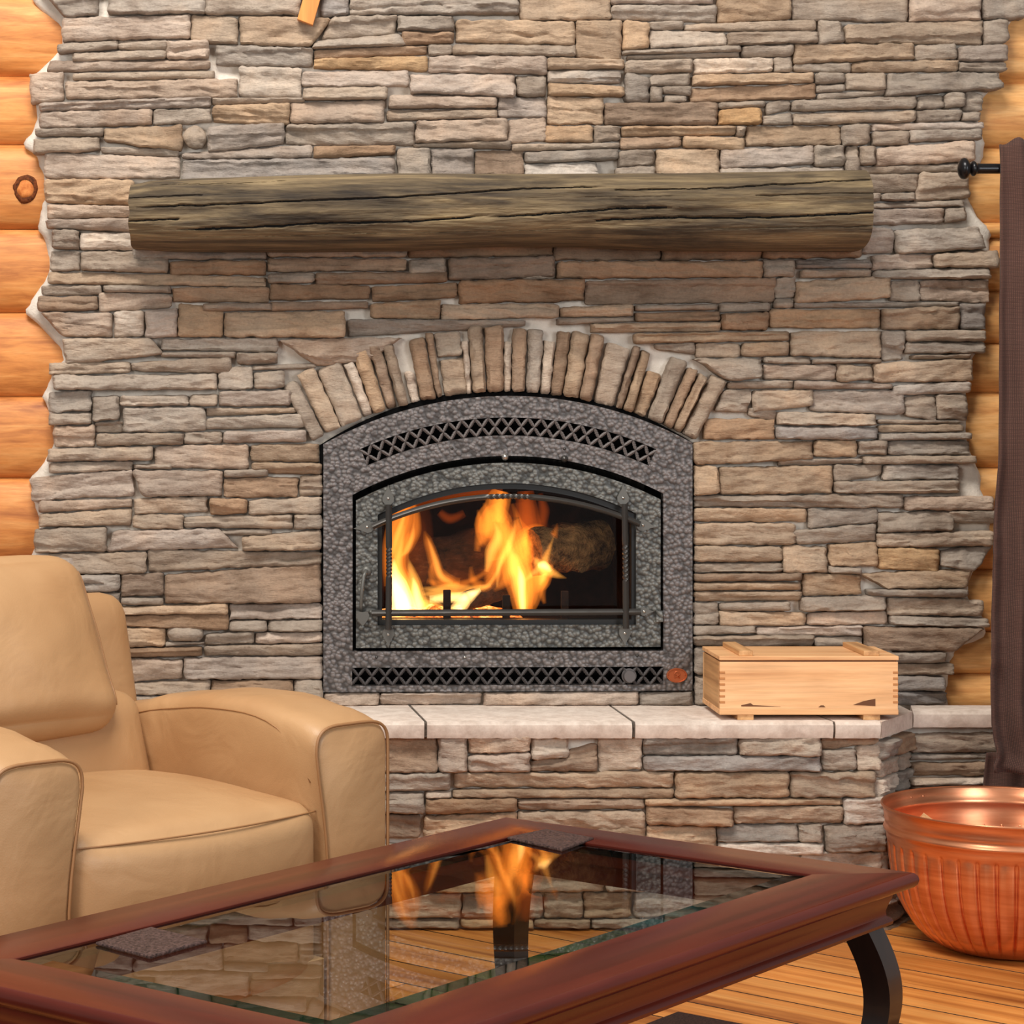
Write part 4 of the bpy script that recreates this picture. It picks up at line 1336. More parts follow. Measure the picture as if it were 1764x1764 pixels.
def bar(pts, r, twist_zone=None, yf=YD - .016, name='bar', sags=0.0):
    """wrought square bar along pixel points; twist_zone fraction range where it is twisted"""
    P = []
    for px, py in pts:
        q = W(px, py)
        P.append(Vector((q.x, yf, q.z)))
    # resample
    L = [0]
    for a, b in zip(P, P[1:]): L.append(L[-1] + (b - a).length)
    n = 90
    Q, tw, rr = [], [], []
    for i in range(n + 1):
        s = L[-1] * i / n
        k = max(j for j in range(len(L)) if L[j] <= s + 1e-9)
        k = min(k, len(P) - 2)
        t = (s - L[k]) / (L[k + 1] - L[k])
        Q.append(P[k].lerp(P[k + 1], t))
        u = i / n
        a = 0.0
        if twist_zone:
            z0, z1 = twist_zone
            a = max(0, min(1, (u - z0) / (z1 - z0))) * math.pi * 4.0
        tw.append(a + math.pi / 4)
        rr.append(r * (1 + 0.07 * noise.noise((u * 22, px, 0))))
    v, f = tube(Q, rr, 8, True, tw, True)
    return obj(name, v, f, M['iron'], door, smooth=True, sharp=50)


bar(arc3((641, 906), (873, 854), (1099, 902), 40), 4.3 * PXM, (0.43, 0.59), name='arched_bar')
bar([(639, 1054), (1100, 1052)], 4.8 * PXM, None, YD - .016, 'cross_bar')
bar([(668.5, 868), (669, 980), (668, 1082)], 4.6 * PXM, (0.34, 0.58), YD - .022, 'upright_bar')
bar([(1072, 867), (1073.5, 980), (1074.5, 1080)], 4.6 * PXM, (0.32, 0.62), YD - .022, 'upright_bar')


def spade(px, py, ang, size=1.12):
    """spade-shaped end plate with a rivet, pointing away by ang (0 = up)"""
    out = [(-3.5, 10), (-8.5, 5), (-9, -1), (-6, -7), (-2.5, -13), (0, -21), (2.5, -13), (6, -7), (9, -1), (8.5, 5), (3.5, 10)]
    ca, sa = math.cos(ang), math.sin(ang)
    lp = [(px + size * (x * ca - y * sa), py + size * (x * sa + y * ca)) for x, y in out]
    v, f = plate([lp], YD - .0075, YD + .001)
    o = obj('spade_end', v, f, M['spade'], door)
    rivet(px, py, 3.0 * PXM, YD - .007, M['steel'], door)


spade(668, 858, 0)
spade(1071, 857, 0)
spade(668, 1091, math.pi)
spade(1074, 1089, math.pi)
spade(632, 907, -math.pi / 2 - .12)
spade(1105, 904, math.pi / 2 + .12)
spade(1107, 1052, math.pi / 2, 0.8)
# handle on the left
hp = [W(x, y) for x, y in ((631, 981), (626, 990), (624, 1003), (622, 1022), (621, 1040), (622, 1052))]
v, f = tube([Vector((q.x, YD - .012 - .012 * math.sin(math.pi * i / 5), q.z)) for i, q in enumerate(hp)], [.0052, .0048, .0045, .0043, .0042, .0046], 10)
obj('handle', v, f, M['spade'], door, smooth=True)
p = W(631, 983)
v, f = lathe([(.0001, -.007), (.008, -.006), (.0125, -.002), (.0132, .002)], (p.x, YD, p.z), 20, 'Y')
obj('handle_rose', v, f, M['spade'], door, smooth=True)
heart = [(624, 1076), (616, 1066), (612.5, 1057), (616, 1051), (624, 1052), (632, 1051), (635.5, 1057), (632, 1066)]
v, f = plate([heart], YD - .024, YD - .014)
obj('handle_tip', v, f, M['spade'], door)
v, f = bevelbox(W(1127, 0).x, W(1139, 0).x, YD - .012, YD + .002, W(0, 1070).z, W(0, 1050).z, .002)
obj('hinge', v, f, M['door'], door)
# firebox
fx0, fx1 = W(612, 0).x, W(1132, 0).x
fz0, fz1 = W(0, 1076).z, W(0, 822).z
fy0, fy1 = D + .031, D + .42
v = [(fx0, fy0, fz0), (fx1, fy0, fz0), (fx1, fy0, fz1), (fx0, fy0, fz1), (fx0 + .05, fy1, fz0), (fx1 - .05, fy1, fz0), (fx1 - .05, fy1, fz1), (fx0 + .05, fy1, fz1)]
f = [(0, 1, 5, 4), (2, 3, 7, 6), (0, 4, 7, 3), (1, 2, 6, 5), (4, 5, 6, 7)]
t_ = .012
v2 = [Vector(q) for q in v] + [Vector((q[0] + (t_ if q[0] > (fx0 + fx1) / 2 else -t_), q[1] + (t_ if q[1] == fy1 else 0), q[2] + (t_ if q[2] == fz1 else -t_))) for q in v]
f2 = f + [tuple(i + 8 for i in reversed(q)) for q in f] + [(0, 1, 9, 8), (1, 2, 10, 9), (2, 3, 11, 10), (3, 0, 8, 11)]
obj('firebox', v2, f2, M['firebrick'], ins)
for px, h in ((770, 1016), (872, 1025), (973, 1018)):
    a, b = W(px - 6.5, 1062, D + .05), W(px + 6.5, h, D + .05)
    v, f = bevelbox(a.x, b.x, D + .045, D + .057, fz0, b.z, .002)
    obj('log_stop', v, f, M['firebrick'], ins)
a, b = W(630, 1066, D + .05), W(1110, 1050, D + .05)
v, f = bevelbox(fx0 + .02, fx1 - .02, D + .040, D + .060, fz0, fz0 + .012, .002)
obj('fender', v, f, M['black'], ins)


# logs in the fire
def firelog(p0, p1, r, seed, flat=0.0):
    p0, p1 = Vector(p0), Vector(p1)
    t = (p1 - p0).normalized()
    up = Vector((0, 0, 1))
    a = (up - t * up.dot(t)).normalized()
    b = t.cross(a)
    V, F = [], []
    n, na = 14, 22
    for i in range(n + 1):
        c = p0.lerp(p1, i / n)
        e = 1.0 if 0 < i < n else 0.93
        for k in range(na):
            th = 2 * math.pi * k / na
            rr = r * e * (1 + 0.22 * noise.fractal((i * .28 + seed, math.cos(th) * 1.8, math.sin(th) * 1.8), .8, 2.2, 4))
            if flat: rr *= min(1.0, flat / max(.25, abs(math.cos(th + seed))))
            V.append(c + a * (rr * math.cos(th)) + b * (rr * math.sin(th)))
    for i in range(n):
        for k in range(na):
            k2 = (k + 1) % na
            F.append((i * na + k, i * na + k2, (i + 1) * na + k2, (i + 1) * na + k))
    for e, c in ((0, p0), (n, p1)):
        V.append(c - t * (.004 if e == 0 else -.004))
        ci = len(V) - 1
        for k in range(na):
            F.append((e * na + k, e * na + (k + 1) % na, ci))
    return V, F


GL = 'logs burning in the firebox'
for k, (a, b, r, lab) in enumerate([
    (W(705, 985, D + .30), W(905, 930, D + .27), .066, 'large charred log lying across the left of the fire'),
    (W(915, 950, D + .16), W(1040, 938, D + .24), .060, 'split grey-brown log lying dark at the right of the fire'),
    (W(800, 1035, D + .12), W(905, 1005, D + .24), .024, 'thin charred log among the flames low in the fire middle'),
    (W(690, 1043, D + .20), W(820, 1036, D + .26), .026, 'short charred log on the embers at the fire left')]):
    v, f = firelog(a, b, r, k * 3.3 + 1)
    props(obj('burning_log', v, f, M['ash_log' if k == 1 else 'char'], smooth=True, sharp=60), lab, 'log', GL)
# ember bed
V, F = [], []
nx, ny = 46, 12
for j in range(ny + 1):
    for i in range(nx + 1):
        x = fx0 + .05 + (fx1 - fx0 - .36) * i / nx
        y = fy0 + .04 + (fy1 - fy0 - .08) * j / ny
        e = min(1, 4 * min(i / nx, 1 - i / nx, j / ny, 1 - j / ny))
        V.append(Vector((x, y, fz0 + .002 + e * (.012 + .022 * (noise.noise((x * 24, y * 24, 2)) + .5)))))
for j in range(ny):
    for i in range(nx):
        a = j * (nx + 1) + i
        F.append((a, a + 1, a + nx + 2, a + nx + 1))
emb = obj('embers', V, F, M['ember'], smooth=True)
props(emb, 'bed of glowing embers under the logs at the fire left', 'embers', None, 'stuff')

# flames: closed tongues of glowing gas (volume emission)
FL = {'w': flame_mat('flame_white', (1.0, 0.60, 0.20), 75), 'y': flame_mat('flame_yellow', (1.0, 0.40, 0.065), 36),
      'o': flame_mat('flame_orange', (1.0, 0.25, 0.024), 19), 'r': flame_mat('flame_red', (1.0, 0.15, 0.014), 6), 'h': flame_mat('flame_haze', (1.0, 0.17, 0.02), 0.9)}
fire = empty('fire', Vector(((fx0 + fx1) / 2, D + .2, fz0 + .005)), 'bright orange and yellow flames rising left and centre in the firebox', 'fire')


def flame(pts, dep, key, seed, fl=.55):
    d = D + dep
    k = d / D
    P = []
    # smooth (Catmull-Rom) resampling
    pp = [pts[0]] + list(pts) + [pts[-1]]
    for i in range(1, len(pp) - 2):
        for s in range(6):
            t = s / 6
            q = [0.5 * ((2 * pp[i][c]) + (-pp[i - 1][c] + pp[i + 1][c]) * t + (2 * pp[i - 1][c] - 5 * pp[i][c] + 4 * pp[i + 1][c] - pp[i + 2][c]) * t * t + (-pp[i - 1][c] + 3 * pp[i][c] - 3 * pp[i + 1][c] + pp[i + 2][c]) * t ** 3) for c in range(3)]
            P.append(q)
    P.append(pts[-1])
    V, F = [], []
    na = 12
    n = len(P)
    for i, (x, y, w) in enumerate(P):
        j0, j1 = P[max(0, i - 1)], P[min(n - 1, i + 1)]
        tx, ty = j1[0] - j0[0], j1[1] - j0[1]
        L = math.hypot(tx, ty) or 1
        nx_, ny_ = -ty / L, tx / L
        w = max(w * 1.2, .4)
        for a in range(na):
            th = 2 * math.pi * a / na
            ww = w * math.cos(th) * (1 + .18 * noise.noise((i * .25, seed, math.cos(th))))
            yy = w * fl * math.sin(th) * PXM
            p = W(x + nx_ * ww, y + ny_ * ww, d)
            V.append(Vector((p.x, d + yy, max(p.z, fz0 + .003))))
    for i in range(n - 1):
        for a in range(na):
            b = (a + 1) % na
            F.append((i * na + a, i * na + b, (i + 1) * na + b, (i + 1) * na + a))
    F.append(tuple(range(na)))
    F.append(tuple((n - 1) * na + a for a in range(na)))
    fo = obj('flame', V, F, FL[key], fire, smooth=True)
    # two nested cores make the edge of the tongue fade softly
    for s_, nm in ((.72, 'flame_core'), (.42, 'flame_heart')):
        V2 = []
        for i in range(n):
            c = sum(V[i * na:(i + 1) * na], Vector()) / na
            e = min(1.0, (i + .3) / (n * .12), (n - 1 - i + .05) / (n * .2))
            V2 += [c + (p - c) * s_ * e for p in V[i * na:(i + 1) * na]]
        obj(nm, V2, F, FL[key], fo, smooth=True)


FLAMES = [
    ([(710, 1060, 26), (696, 1015, 22), (686, 970, 16), (690, 920, 18), (700, 880, 14), (712, 852, 8)], .16, 'o'),
    ([(706, 1058, 17), (690, 1010, 15), (684, 975, 9), (690, 940, 5), (697, 905, 2)], .12, 'y'),
    ([(704, 1056, 15), (687, 1012, 14), (680, 985, 7), (678, 962, 2)], .14, 'w'),
    ([(694, 1060, 18), (684, 1030, 14), (676, 1000, 7), (672, 982, 2)], .10, 'w'),
    ([(668, 1010, 6), (668, 960, 9), (674, 910, 9), (690, 872, 8), (710, 852, 5)], .18, 'o'),
    ([(676, 960, 5), (684, 925, 6), (694, 895, 4), (700, 870, 1)], .10, 'y'),
    ([(688, 962, 4), (703, 940, 10), (716, 910, 9), (716, 880, 6), (708, 862, 1)], .13, 'o'),
    ([(692, 958, 2), (702, 946, 5), (711, 922, 4), (713, 900, 1)], .11, 'y'),
    ([(724, 1052, 13), (716, 1010, 11), (708, 980, 6), (704, 962, 1)], .09, 'y'),
    ([(722, 1052, 9), (717, 1020, 7), (711, 995, 2)], .085, 'w'),
    ([(792, 1004, 7), (772, 1000, 10), (754, 985, 10), (745, 955, 9), (737, 932, 7), (731, 915, 2)], .12, 'o'),
    ([(780, 1003, 3), (760, 993, 6), (749, 962, 5), (741, 938, 3), (735, 924, 1)], .11, 'y'),
    ([(748, 1010, 5), (742, 985, 5), (746, 968, 2)], .10, 'o'),
    ([(811, 976, 3), (813, 994, 6), (822, 1007, 8), (838, 1010, 8), (853, 994, 8), (862, 972, 8), (874, 947, 11), (886, 918, 10), (891, 893, 6), (882, 868, 2)], .10, 'o'),
    ([(826, 1010, 3), (840, 1009, 4), (854, 990, 4), (864, 968, 4), (876, 942, 6), (885, 915, 4), (887, 895, 1)], .09, 'y'),
    ([(902, 1060, 14), (898, 1020, 19), (890, 985, 21), (880, 955, 17), (868, 912, 13), (848, 883, 4)], .14, 'o'),
    ([(900, 1060, 8), (896, 1015, 11), (890, 985, 13), (884, 962, 9), (874, 930, 3)], .11, 'y'),
    ([(901, 1058, 5), (899, 1020, 6), (898, 995, 6), (893, 975, 2)], .095, 'w'),
    ([(922, 1020, 3), (933, 1005, 12), (937, 985, 14), (936, 965, 13), (946, 942, 10), (956, 918, 6), (960, 901, 1)], .13, 'o'),
    ([(930, 1008, 3), (937, 988, 8), (938, 968, 7), (946, 945, 4), (955, 922, 1)], .105, 'y'),
    ([(920, 960, 3), (930, 973, 9), (944, 983, 9), (958, 990, 6), (976, 996, 1)], .10, 'y'),
    ([(926, 974, 4), (937, 974, 7), (950, 984, 3)], .09, 'w'),
    ([(888, 950, 8), (902, 928, 13), (925, 914, 10), (954, 916, 2)], .17, 'o'),
    ([(853, 965, 14), (842, 905, 20), (856, 872, 19), (864, 846, 16)], .22, 'o'),
    ([(858, 900, 10), (862, 870, 10), (866, 846, 8)], .20, 'o'),
    ([(822, 950, 5), (827, 905, 7), (823, 878, 2)], .15, 'o'),
    ([(838, 985, 4), (846, 950, 9), (858, 925, 8), (852, 900, 2)], .12, 'y'),
    ([(870, 1030, 20), (872, 970, 62), (880, 915, 60), (876, 868, 34)], .24, 'h'),
    ([(700, 1040, 20), (700, 980, 44), (704, 920, 40), (712, 868, 22)], .24, 'h'),
    ([(760, 1030, 20), (790, 1018, 40), (830, 1010, 20)], .22, 'h'),
    ([(905, 1058, 10), (915, 1010, 22), (920, 970, 26), (905, 930, 18), (890, 895, 6)], .17, 'o'),
    ([(836, 1006, 4), (850, 975, 12), (862, 940, 18), (864, 900, 16), (852, 868, 8)], .19, 'o'),
    ([(690, 880, 5), (752, 862, 7), (812, 851, 9), (866, 846, 10)], .28, 'r'),
    ([(905, 846, 12), (907, 880, 18), (908, 920, 20), (906, 960, 12)], .26, 'r'),
    ([(930, 850, 4), (936, 880, 9), (932, 915, 7)], .30, 'r'),
    ([(850, 1018, 3), (868, 1000, 10), (880, 970, 16), (905, 948, 18), (925, 930, 12), (938, 912, 3)], .15, 'o'),
    ([(826, 940, 4), (838, 918, 9), (842, 890, 9), (834, 866, 3)], .18, 'o'),
    ([(905, 1000, 3), (922, 985, 6), (936, 978, 6), (952, 975, 2)], .10, 'y'),
    ([(735, 1000, 4), (756, 1006, 7), (790, 1008, 7), (812, 1000, 5), (836, 985, 4), (850, 960, 2)], .13, 'o'),
    ([(757, 882, 6), (775, 894, 8), (800, 884, 6)], .26, 'r'),
    ([(727, 1024, 5), (760, 1022, 9), (795, 1024, 9), (822, 1016, 7), (846, 1008, 3)], .13, 'y'),
    ([(740, 1032, 6), (775, 1030, 8), (806, 1026, 7), (828, 1016, 3)], .11, 'w'),
    ([(784, 1056, 11), (798, 1038, 10), (814, 1024, 8), (828, 1016, 3)], .10, 'w'),
    ([(726, 1014, 3), (752, 1014, 5), (776, 1010, 6), (800, 1012, 5), (828, 1010, 3)], .12, 'y'),
    ([(760, 1058, 14), (740, 1046, 14), (720, 1040, 10)], .16, 'y'),
    ([(938, 1040, 3), (934, 1022, 6), (937, 1004, 7), (942, 990, 2)], .12, 'o'),
    ([(856, 1012, 2), (858, 990, 4), (862, 965, 5), (872, 940, 2)], .085, 'y'),
]
for k, (pts, dep, key) in enumerate(FLAMES):
    flame(pts, dep, key, k * 1.7)

# ------------------------------------------------------------------ mantel beam
CR = [
    [(224, 347), (351, 341)], [(240, 363), (398, 357), (510, 352), (644, 347), (748, 341), (900, 331), (1038, 327)],
    [(226, 386), (311, 382)], [(307, 400), (438, 396), (545, 389), (692, 387), (835, 377)], [(830, 380), (960, 372), (1074, 364), (1158, 362)],
    [(1050, 333), (1209, 331), (1304, 325), (1487, 314)], [(1289, 343), (1447, 338), (1489, 340)],
    [(1019, 384), (1158, 379), (1269, 380), (1376, 377), (1489, 371)], [(1209, 398), (1487, 394)], [(260, 322), (400, 321), (525, 314)],
    [(300, 412), (520, 409), (700, 404), (860, 402), (1010, 396)], [(980, 345), (1180, 344)]]
CRW = [1.0, 1.5, 1.7, 1.9, 1.8, 1.4, 1.0, 1.9, 0.7, 0.8, 0.5, 0.5]
MY = 5.635
SM = 5.56


def crack_at(x, y):
    d = 0.0
    for c, w in zip(CR, CRW):
        if x < c[0][0] - 2 or x > c[-1][0] + 2: continue
        for (x0, y0), (x1, y1) in zip(c, c[1:]):
            if x0 <= x <= x1:
                yl = y0 + (y1 - y0) * (x - x0) / (x1 - x0) + 1.6 * noise.noise((x * .03, y0, 0)) + .8 * noise.noise((x * .11, y0, 3))
                ww = w * (0.75 + 0.6 * noise.noise((x * .02, y0, 8)))
                end = min(1, (x - c[0][0] + 3) / 40, (c[-1][0] + 3 - x) / 40) if c[0][0] > 232 and c[-1][0] < 1484 else 1
                g = (abs(y - yl) / max(.3, ww))
                if g < 2: d = max(d, (1 - g / 2) * max(.2, end) * min(1.5, w * .7))
    return d


def mantel_geo():
    V, F, MI = [], [], []
    nx, na = 440, 230
    top = [(222, 317), (260, 309), (330, 305), (520, 299), (700, 296), (900, 297), (1180, 296), (1350, 293), (1492, 290)]
    bot = [(222, 424), (300, 429), (520, 430), (700, 428), (860, 420), (1000, 421), (1180, 428), (1492, 429)]
    for i in range(nx + 1):
        u = i / nx
        x = 226 + (1489 - 226) * u
        yt = interp([(b, a) for a, b in []] or [(0, 0), (1, 0)], 0) if False else None
        def ip(tab, xx):
            for (a, b), (c, d_) in zip(tab, tab[1:]):
                if a <= xx <= c: return b + (d_ - b) * (xx - a) / (c - a)
            return tab[-1][1]
        yt, yb = ip(top, x), ip(bot, x)
        cy_, hy = (yt + yb) / 2, (yb - yt) / 2
        for k in range(na):
            th = 2 * math.pi * k / na
            th = th - .30 * math.sin(2 * th) * 0 - .55 * math.sin(th)
            # front towards the camera is th = 0
            c, s = math.cos(th), math.sin(th)
            e = 0.72
            cc = math.copysign(abs(c) ** e, c)
            ss = math.copysign(abs(s) ** e, s)
            py = cy_ - hy * ss
            rel = 0.0045 * noise.fractal((x * .006, py * .05, 3), .8, 2.2, 4) + .006 * noise.noise((x * .004, th * 1.2, 5))
            xe = x
            if u < .004: xe = x + 3 * noise.noise((py * .05, 1, 0))
            cr = crack_at(x, py) if c > -.1 else 0
            dep = cc * 0.165
            p = W(xe, py, SM)
            yy = MY - dep - rel * (1 if c > 0 else .2) + cr * 0.009
            V.append(Vector((p.x, yy, p.z)))
    for i in range(nx):
        for k in range(na):
            k2 = (k + 1) % na
            F.append((i * na + k, i * na + k2, (i + 1) * na + k2, (i + 1) * na + k))
    for i in (0, nx):
        V.append(sum([V[i * na + k] for k in range(na)], Vector()) / na + Vector((-.004 if i == 0 else .004, 0, 0)))
        for k in range(na): F.append((i * na + k, i * na + (k + 1) % na, len(V) - 1))
    return V, F


v, f = mantel_geo()
# faces deep in a crack take the dark crack material
mo = obj('mantel_beam', v, f, [M['mantel'], M['mantel_crack']], smooth=True, sharp=70)
props(mo, 'long weathered split-log mantel beam across the stone wall', 'mantel')
off = WL[mo.name]
for pl in mo.data.polygons:
    c = pl.center + off
    px = CX + c.x * FPX / SM
    py = CY + (H - c.z) * FPX / SM
    if c.y < MY and crack_at(px, py) > 0.7: pl.material_index = 1

# ------------------------------------------------------------------ hanging wooden bar at the top
yb_ = D - .05
fr = [(512, 32.5), (538.5, 43), (556, -20), (600, -180), (575, -190), (530, -25)]
fr = [(512, 33), (539, 43.5), (602, -180), (575, -190)]
v = [Vector((W(a, b, yb_).x, yb_, W(a, b, yb_).z)) for a, b in fr]
v += [p + Vector((0, .024, 0)) for p in v]
f = [(0, 1, 2, 3), (7, 6, 5, 4)] + [(i, (i + 1) % 4, 4 + (i + 1) % 4, 4 + i) for i in range(4)]
bmw = obj('wooden_bar', v, f, M['orange_bar'])
md = bmw.modifiers.new('bevel', 'BEVEL')
md.width = .0015
md.segments = 2
props(bmw, 'tilted orange wooden bar hanging at the top of the stone wall', 'wooden bar')

# ------------------------------------------------------------------ pine crate on the hearth
CF = 5.437
KX = CF / FPX


def cx_(px): return (px - CX) * KX
def cz_(py): return H - (py - CY) * KX


x0, x1 = cx_(1239.5), cx_(1548)
zb = SLAB_Z
zf = cz_(1231.8)
dz = zb + 0.0125 - zf
z_foot, z_base, z_box, z_lid = zb + .0125, cz_(1222.3) + dz, cz_(1140.5) + dz, cz_(1131) + dz
CD = .226
crate = empty('wooden_crate', ((x0 + x1) / 2, CF + CD / 2, zb), 'pale pine lidded crate with dovetailed corners standing on the hearth slab', 'crate')
v, f = bevelbox(x0, x1, CF, CF + CD, z_foot, z_base, .0015)
obj('base_board', v, f, M['pine'], crate)
v, f = bevelbox(x0 + .001, x1 - .001, CF + .001, CF + .014, z_base, z_box, .001)
fb = obj('front_board', v, f, M['pine'], crate)
v, f = bevelbox(x0 + .001, x1 - .001, CF + CD - .014, CF + CD - .001, z_base, z_box, .001)
obj('back_board', v, f, M['pine'], crate)
for a in (x0 + .001, x1 - .014):
    v, f = bevelbox(a, a + .013, CF + .014, CF + CD - .014, z_base, z_box, .001)
    obj('end_board', v, f, M['pine_y'], crate)
# dovetail fingers on the front corners
hgt = z_box - z_base
for k in range(6):
    zc = z_base + hgt * (0.13 + 0.125 * k + .02)
    for s, xa_ in ((0, x0 + .0008), (1, x1 - .0008)):
        L = .012
        if s == 0: v, f = bevelbox(xa_, xa_ + L, CF + .0002, CF + .01, zc - .0026, zc + .0026, .0004)
        else: v, f = bevelbox(xa_ - L, xa_, CF + .0002, CF + .01, zc - .0026, zc + .0026, .0004)
        obj('dovetail', v, f, M['pine_end'], crate)
# lid
v, f = bevelbox(x0 - .0005, x1 + .0005, CF - .0005, CF + CD, z_box + .0035, z_lid + .0005, .0015)
obj('lid', v, f, M['pine'], crate)
v, f = box(x0 + .004, x1 - .004, CF + .006, CF + CD - .006, z_box - .002, z_box + .0036)
obj('lid_rebate', v, f, M['burn'], crate)
for a, b in ((1274, 1298), (1489, 1516)):
    v, f = bevelbox(cx_(a), cx_(b), CF + .006, CF + CD - .012, z_lid + .0005, z_lid + .0125, .0015)
    obj('lid_batten', v, f, M['pine_y'], crate)
for a, b in ((1271, 1299), (1488, 1517)):
    v, f = bevelbox(cx_(a), cx_(b), CF + .004, CF + CD - .008, zb, z_foot, .001)
    obj('foot_slat', v, f, M['pine_y'], crate)
# dark knots and scorch marks in the lower part of the front board
for pts in ([(1470, 1214.5), (1488, 1208), (1508, 1204), (1508, 1216.5)], [(1277, 1215), (1287, 1213), (1293, 1211.5), (1298, 1215), (1345, 1217.5), (1277, 1217)], [(1410, 1218.5), (1414, 1215.5), (1419, 1215.5), (1422, 1218.5)]):
    vv = [Vector((cx_(a), CF + .0002, cz_(b) + dz)) for a, b in pts]
    n = len(vv)
    vv += [p + Vector((0, .004, 0)) for p in vv]
    obj('knot', vv, [tuple(range(n)), tuple(range(2 * n - 1, n - 1, -1))] + [(i, (i + 1) % n, n + (i + 1) % n, n + i) for i in range(n)], M['burn'], crate)

# ------------------------------------------------------------------ coffee table
TZ = 0.45
FAR = G(872, 1408, TZ)
TW, TL = .80, 1.47
FWD = .118
tab = empty('coffee_table', FAR + e1 * TW / 2 + e2 * TL / 2 + Vector((0, 0, -TZ)), 'dark cherry wood coffee table with an inset glass top and curved legs', 'table')


def T(a, b, z):
    return FAR + e1 * a + e2 * b + Vector((0, 0, z - TZ))


PROFT = [(0.0, 0.0), (0.004, -.0012), (.0085, -.006), (.0100, -.0125), (.0085, -.019), (.004, -.024), (-.004, -.0265), (-.013, -.029), (-.020, -.034)]
APRON = [(-.021, -.032), (-.022, -.040), (-.027, -.052), (-.030, -.062), (-.029, -.070), (-.024, -.0735), (-.0205, -.078), (-.0215, -.083), (-.026, -.0855), (-.052, -.0855), (-.052, -.034)]


def ring(profile, inner=None):
    """mitred moulding around the table: profile of (offset outwards, dz); returns the four sides separately"""
    sides = []
    for s in range(4):
        V = []
        for o, dz_ in profile:
            cs = [(-o, -o), (TW + o, -o), (TW + o, TL + o), (-o, TL + o)]
            a, b = cs[s], cs[(s + 1) % 4]
            V += [T(a[0], a[1], TZ + dz_), T(b[0], b[1], TZ + dz_)]
        n = len(profile)
        F = [(2 * i, 2 * i + 1, 2 * ((i + 1) % n) + 1, 2 * ((i + 1) % n)) for i in range(n)]
        F += [tuple(2 * i for i in range(n)), tuple(2 * i + 1 for i in reversed(range(n)))]
        sides.append((V, F))
    return sides


gi = FWD
topprof = PROFT + [(-gi + .004, -.034), (-gi + .004, -.0135), (-gi, -.0125), (-gi, -.002), (-gi - 0, -.0005), (-.006, 0.0)]
topprof = PROFT + [(-gi, -.034), (-gi - .012, -.034), (-gi - .012, -.0125), (-gi, -.0125), (-gi, -.0008), (-gi + .002, 0.0)]
mats = [M['cherry1'], M['cherry2'], M['cherry1'], M['cherry2']]
for s, (v, f) in enumerate(ring(topprof)):
    obj('top_rail', v, f, mats[s], tab, smooth=True, sharp=35)
for s, (v, f) in enumerate(ring(APRON)):
    obj('apron', v, f, mats[s], tab, smooth=True, sharp=35)
# glass with a bevelled border
g0, g1_, BV = gi + .001, None, .028
def rect(ins_, z):
    return [T(ins_, ins_, z), T(TW - ins_, ins_, z), T(TW - ins_, TL - ins_, z), T(ins_, TL - ins_, z)]
zt, zb2 = TZ - .0015, TZ - .0122
v = rect(g0 + BV + .0003, zt) + rect(g0 + BV + .0003, zb2)
f = [(0, 1, 2, 3), (7, 6, 5, 4)] + [(t, (t + 1) % 4, 4 + (t + 1) % 4, 4 + t) for t in range(4)]
gp = obj('glass_pane', v, f, M['glass'], tab)
v = rect(g0 + BV, zt) + rect(g0, zt - .002) + rect(g0, zb2) + rect(g0 + BV, zb2)
f = []
for q in (0, 4, 8, 12):
    q2 = (q + 4) % 16
    f += [(q + t, q + (t + 1) % 4, q2 + (t + 1) % 4, q2 + t) for t in range(4)]
obj('glass_bevel', v, f, M['glass_edge'], tab)


# curved legs
def leg(ca, cb, sa, sb):
    """ca, cb corner in table coordinates; sa, sb outward signs"""
    V, F = [], []
    n = 26
    for i in range(n + 1):
        t = i / n
        z = .009 + (TZ - .089) * (1 - t)
        out = .030 * math.sin(math.pi * min(1, t / .55)) if t < .55 else -.055 * math.sin(math.pi / 2 * (t - .55) / .45 * 1.0) * (1 if t < .9 else 1)
        out = .034 * math.sin(math.pi * t * 1.45) if t < .69 else -.05 * math.sin((t - .69) / .31 * math.pi * .6)
        w = .026 - .008 * t
        for a, b in ((-1, -1), (1, -1), (1, 1), (-1, 1)):
            V.append(T(ca + sa * out * .85 + a * w, cb + sb * out * .85 + b * w, z))
    for i in range(n):
        for k in range(4):
            F.append((i * 4 + k, i * 4 + (k + 1) % 4, (i + 1) * 4 + (k + 1) % 4, (i + 1) * 4 + k))
    F += [(3, 2, 1, 0), tuple(n * 4 + k for k in range(4))]
    obj('leg', V, F, M['leg'], tab, smooth=True, sharp=35)


li = .062
leg(li, li, -1, -1)
leg(TW - li, li, 1, -1)
leg(TW - li, TL - li, 1, 1)
leg(li, TL - li, -1, 1)


# coasters
def coaster(corners, label):
    z = zt + .0005
    pts = [G(a, b, z + .004) for a, b in corners]
    rows = []
    cen = sum(pts, Vector()) / 4
    for k, (ins_, dz_) in enumerate(((.0, .0), (-.001, .0022), (0.0, .0042), (.003, .0050))):
        rows.append([Vector((p.x, p.y, z + dz_)) + (Vector((cen.x, cen.y, 0)) - Vector((p.x, p.y, 0))).normalized() * ins_ for p in pts])
    v = [p for r_ in rows for p in r_]
    f = [(3, 2, 1, 0), (12, 13, 14, 15)] + [(q + t, q + (t + 1) % 4, q + 4 + (t + 1) % 4, q + 4 + t) for q in (0, 4, 8) for t in range(4)]
    o = obj('coaster', v, f, M['coaster'])
    props(o, label, 'coaster', 'square coasters on the glass table top')


coaster([(875, 1442), (941, 1428), (1022, 1443), (968, 1463)], 'square dark brown pebbled coaster at the far corner of the glass, nearest the fireplace')
coaster([(166, 1623), (260, 1597), (355, 1620), (258, 1647)], 'square dark brown pebbled coaster on the glass near the tan armchair')

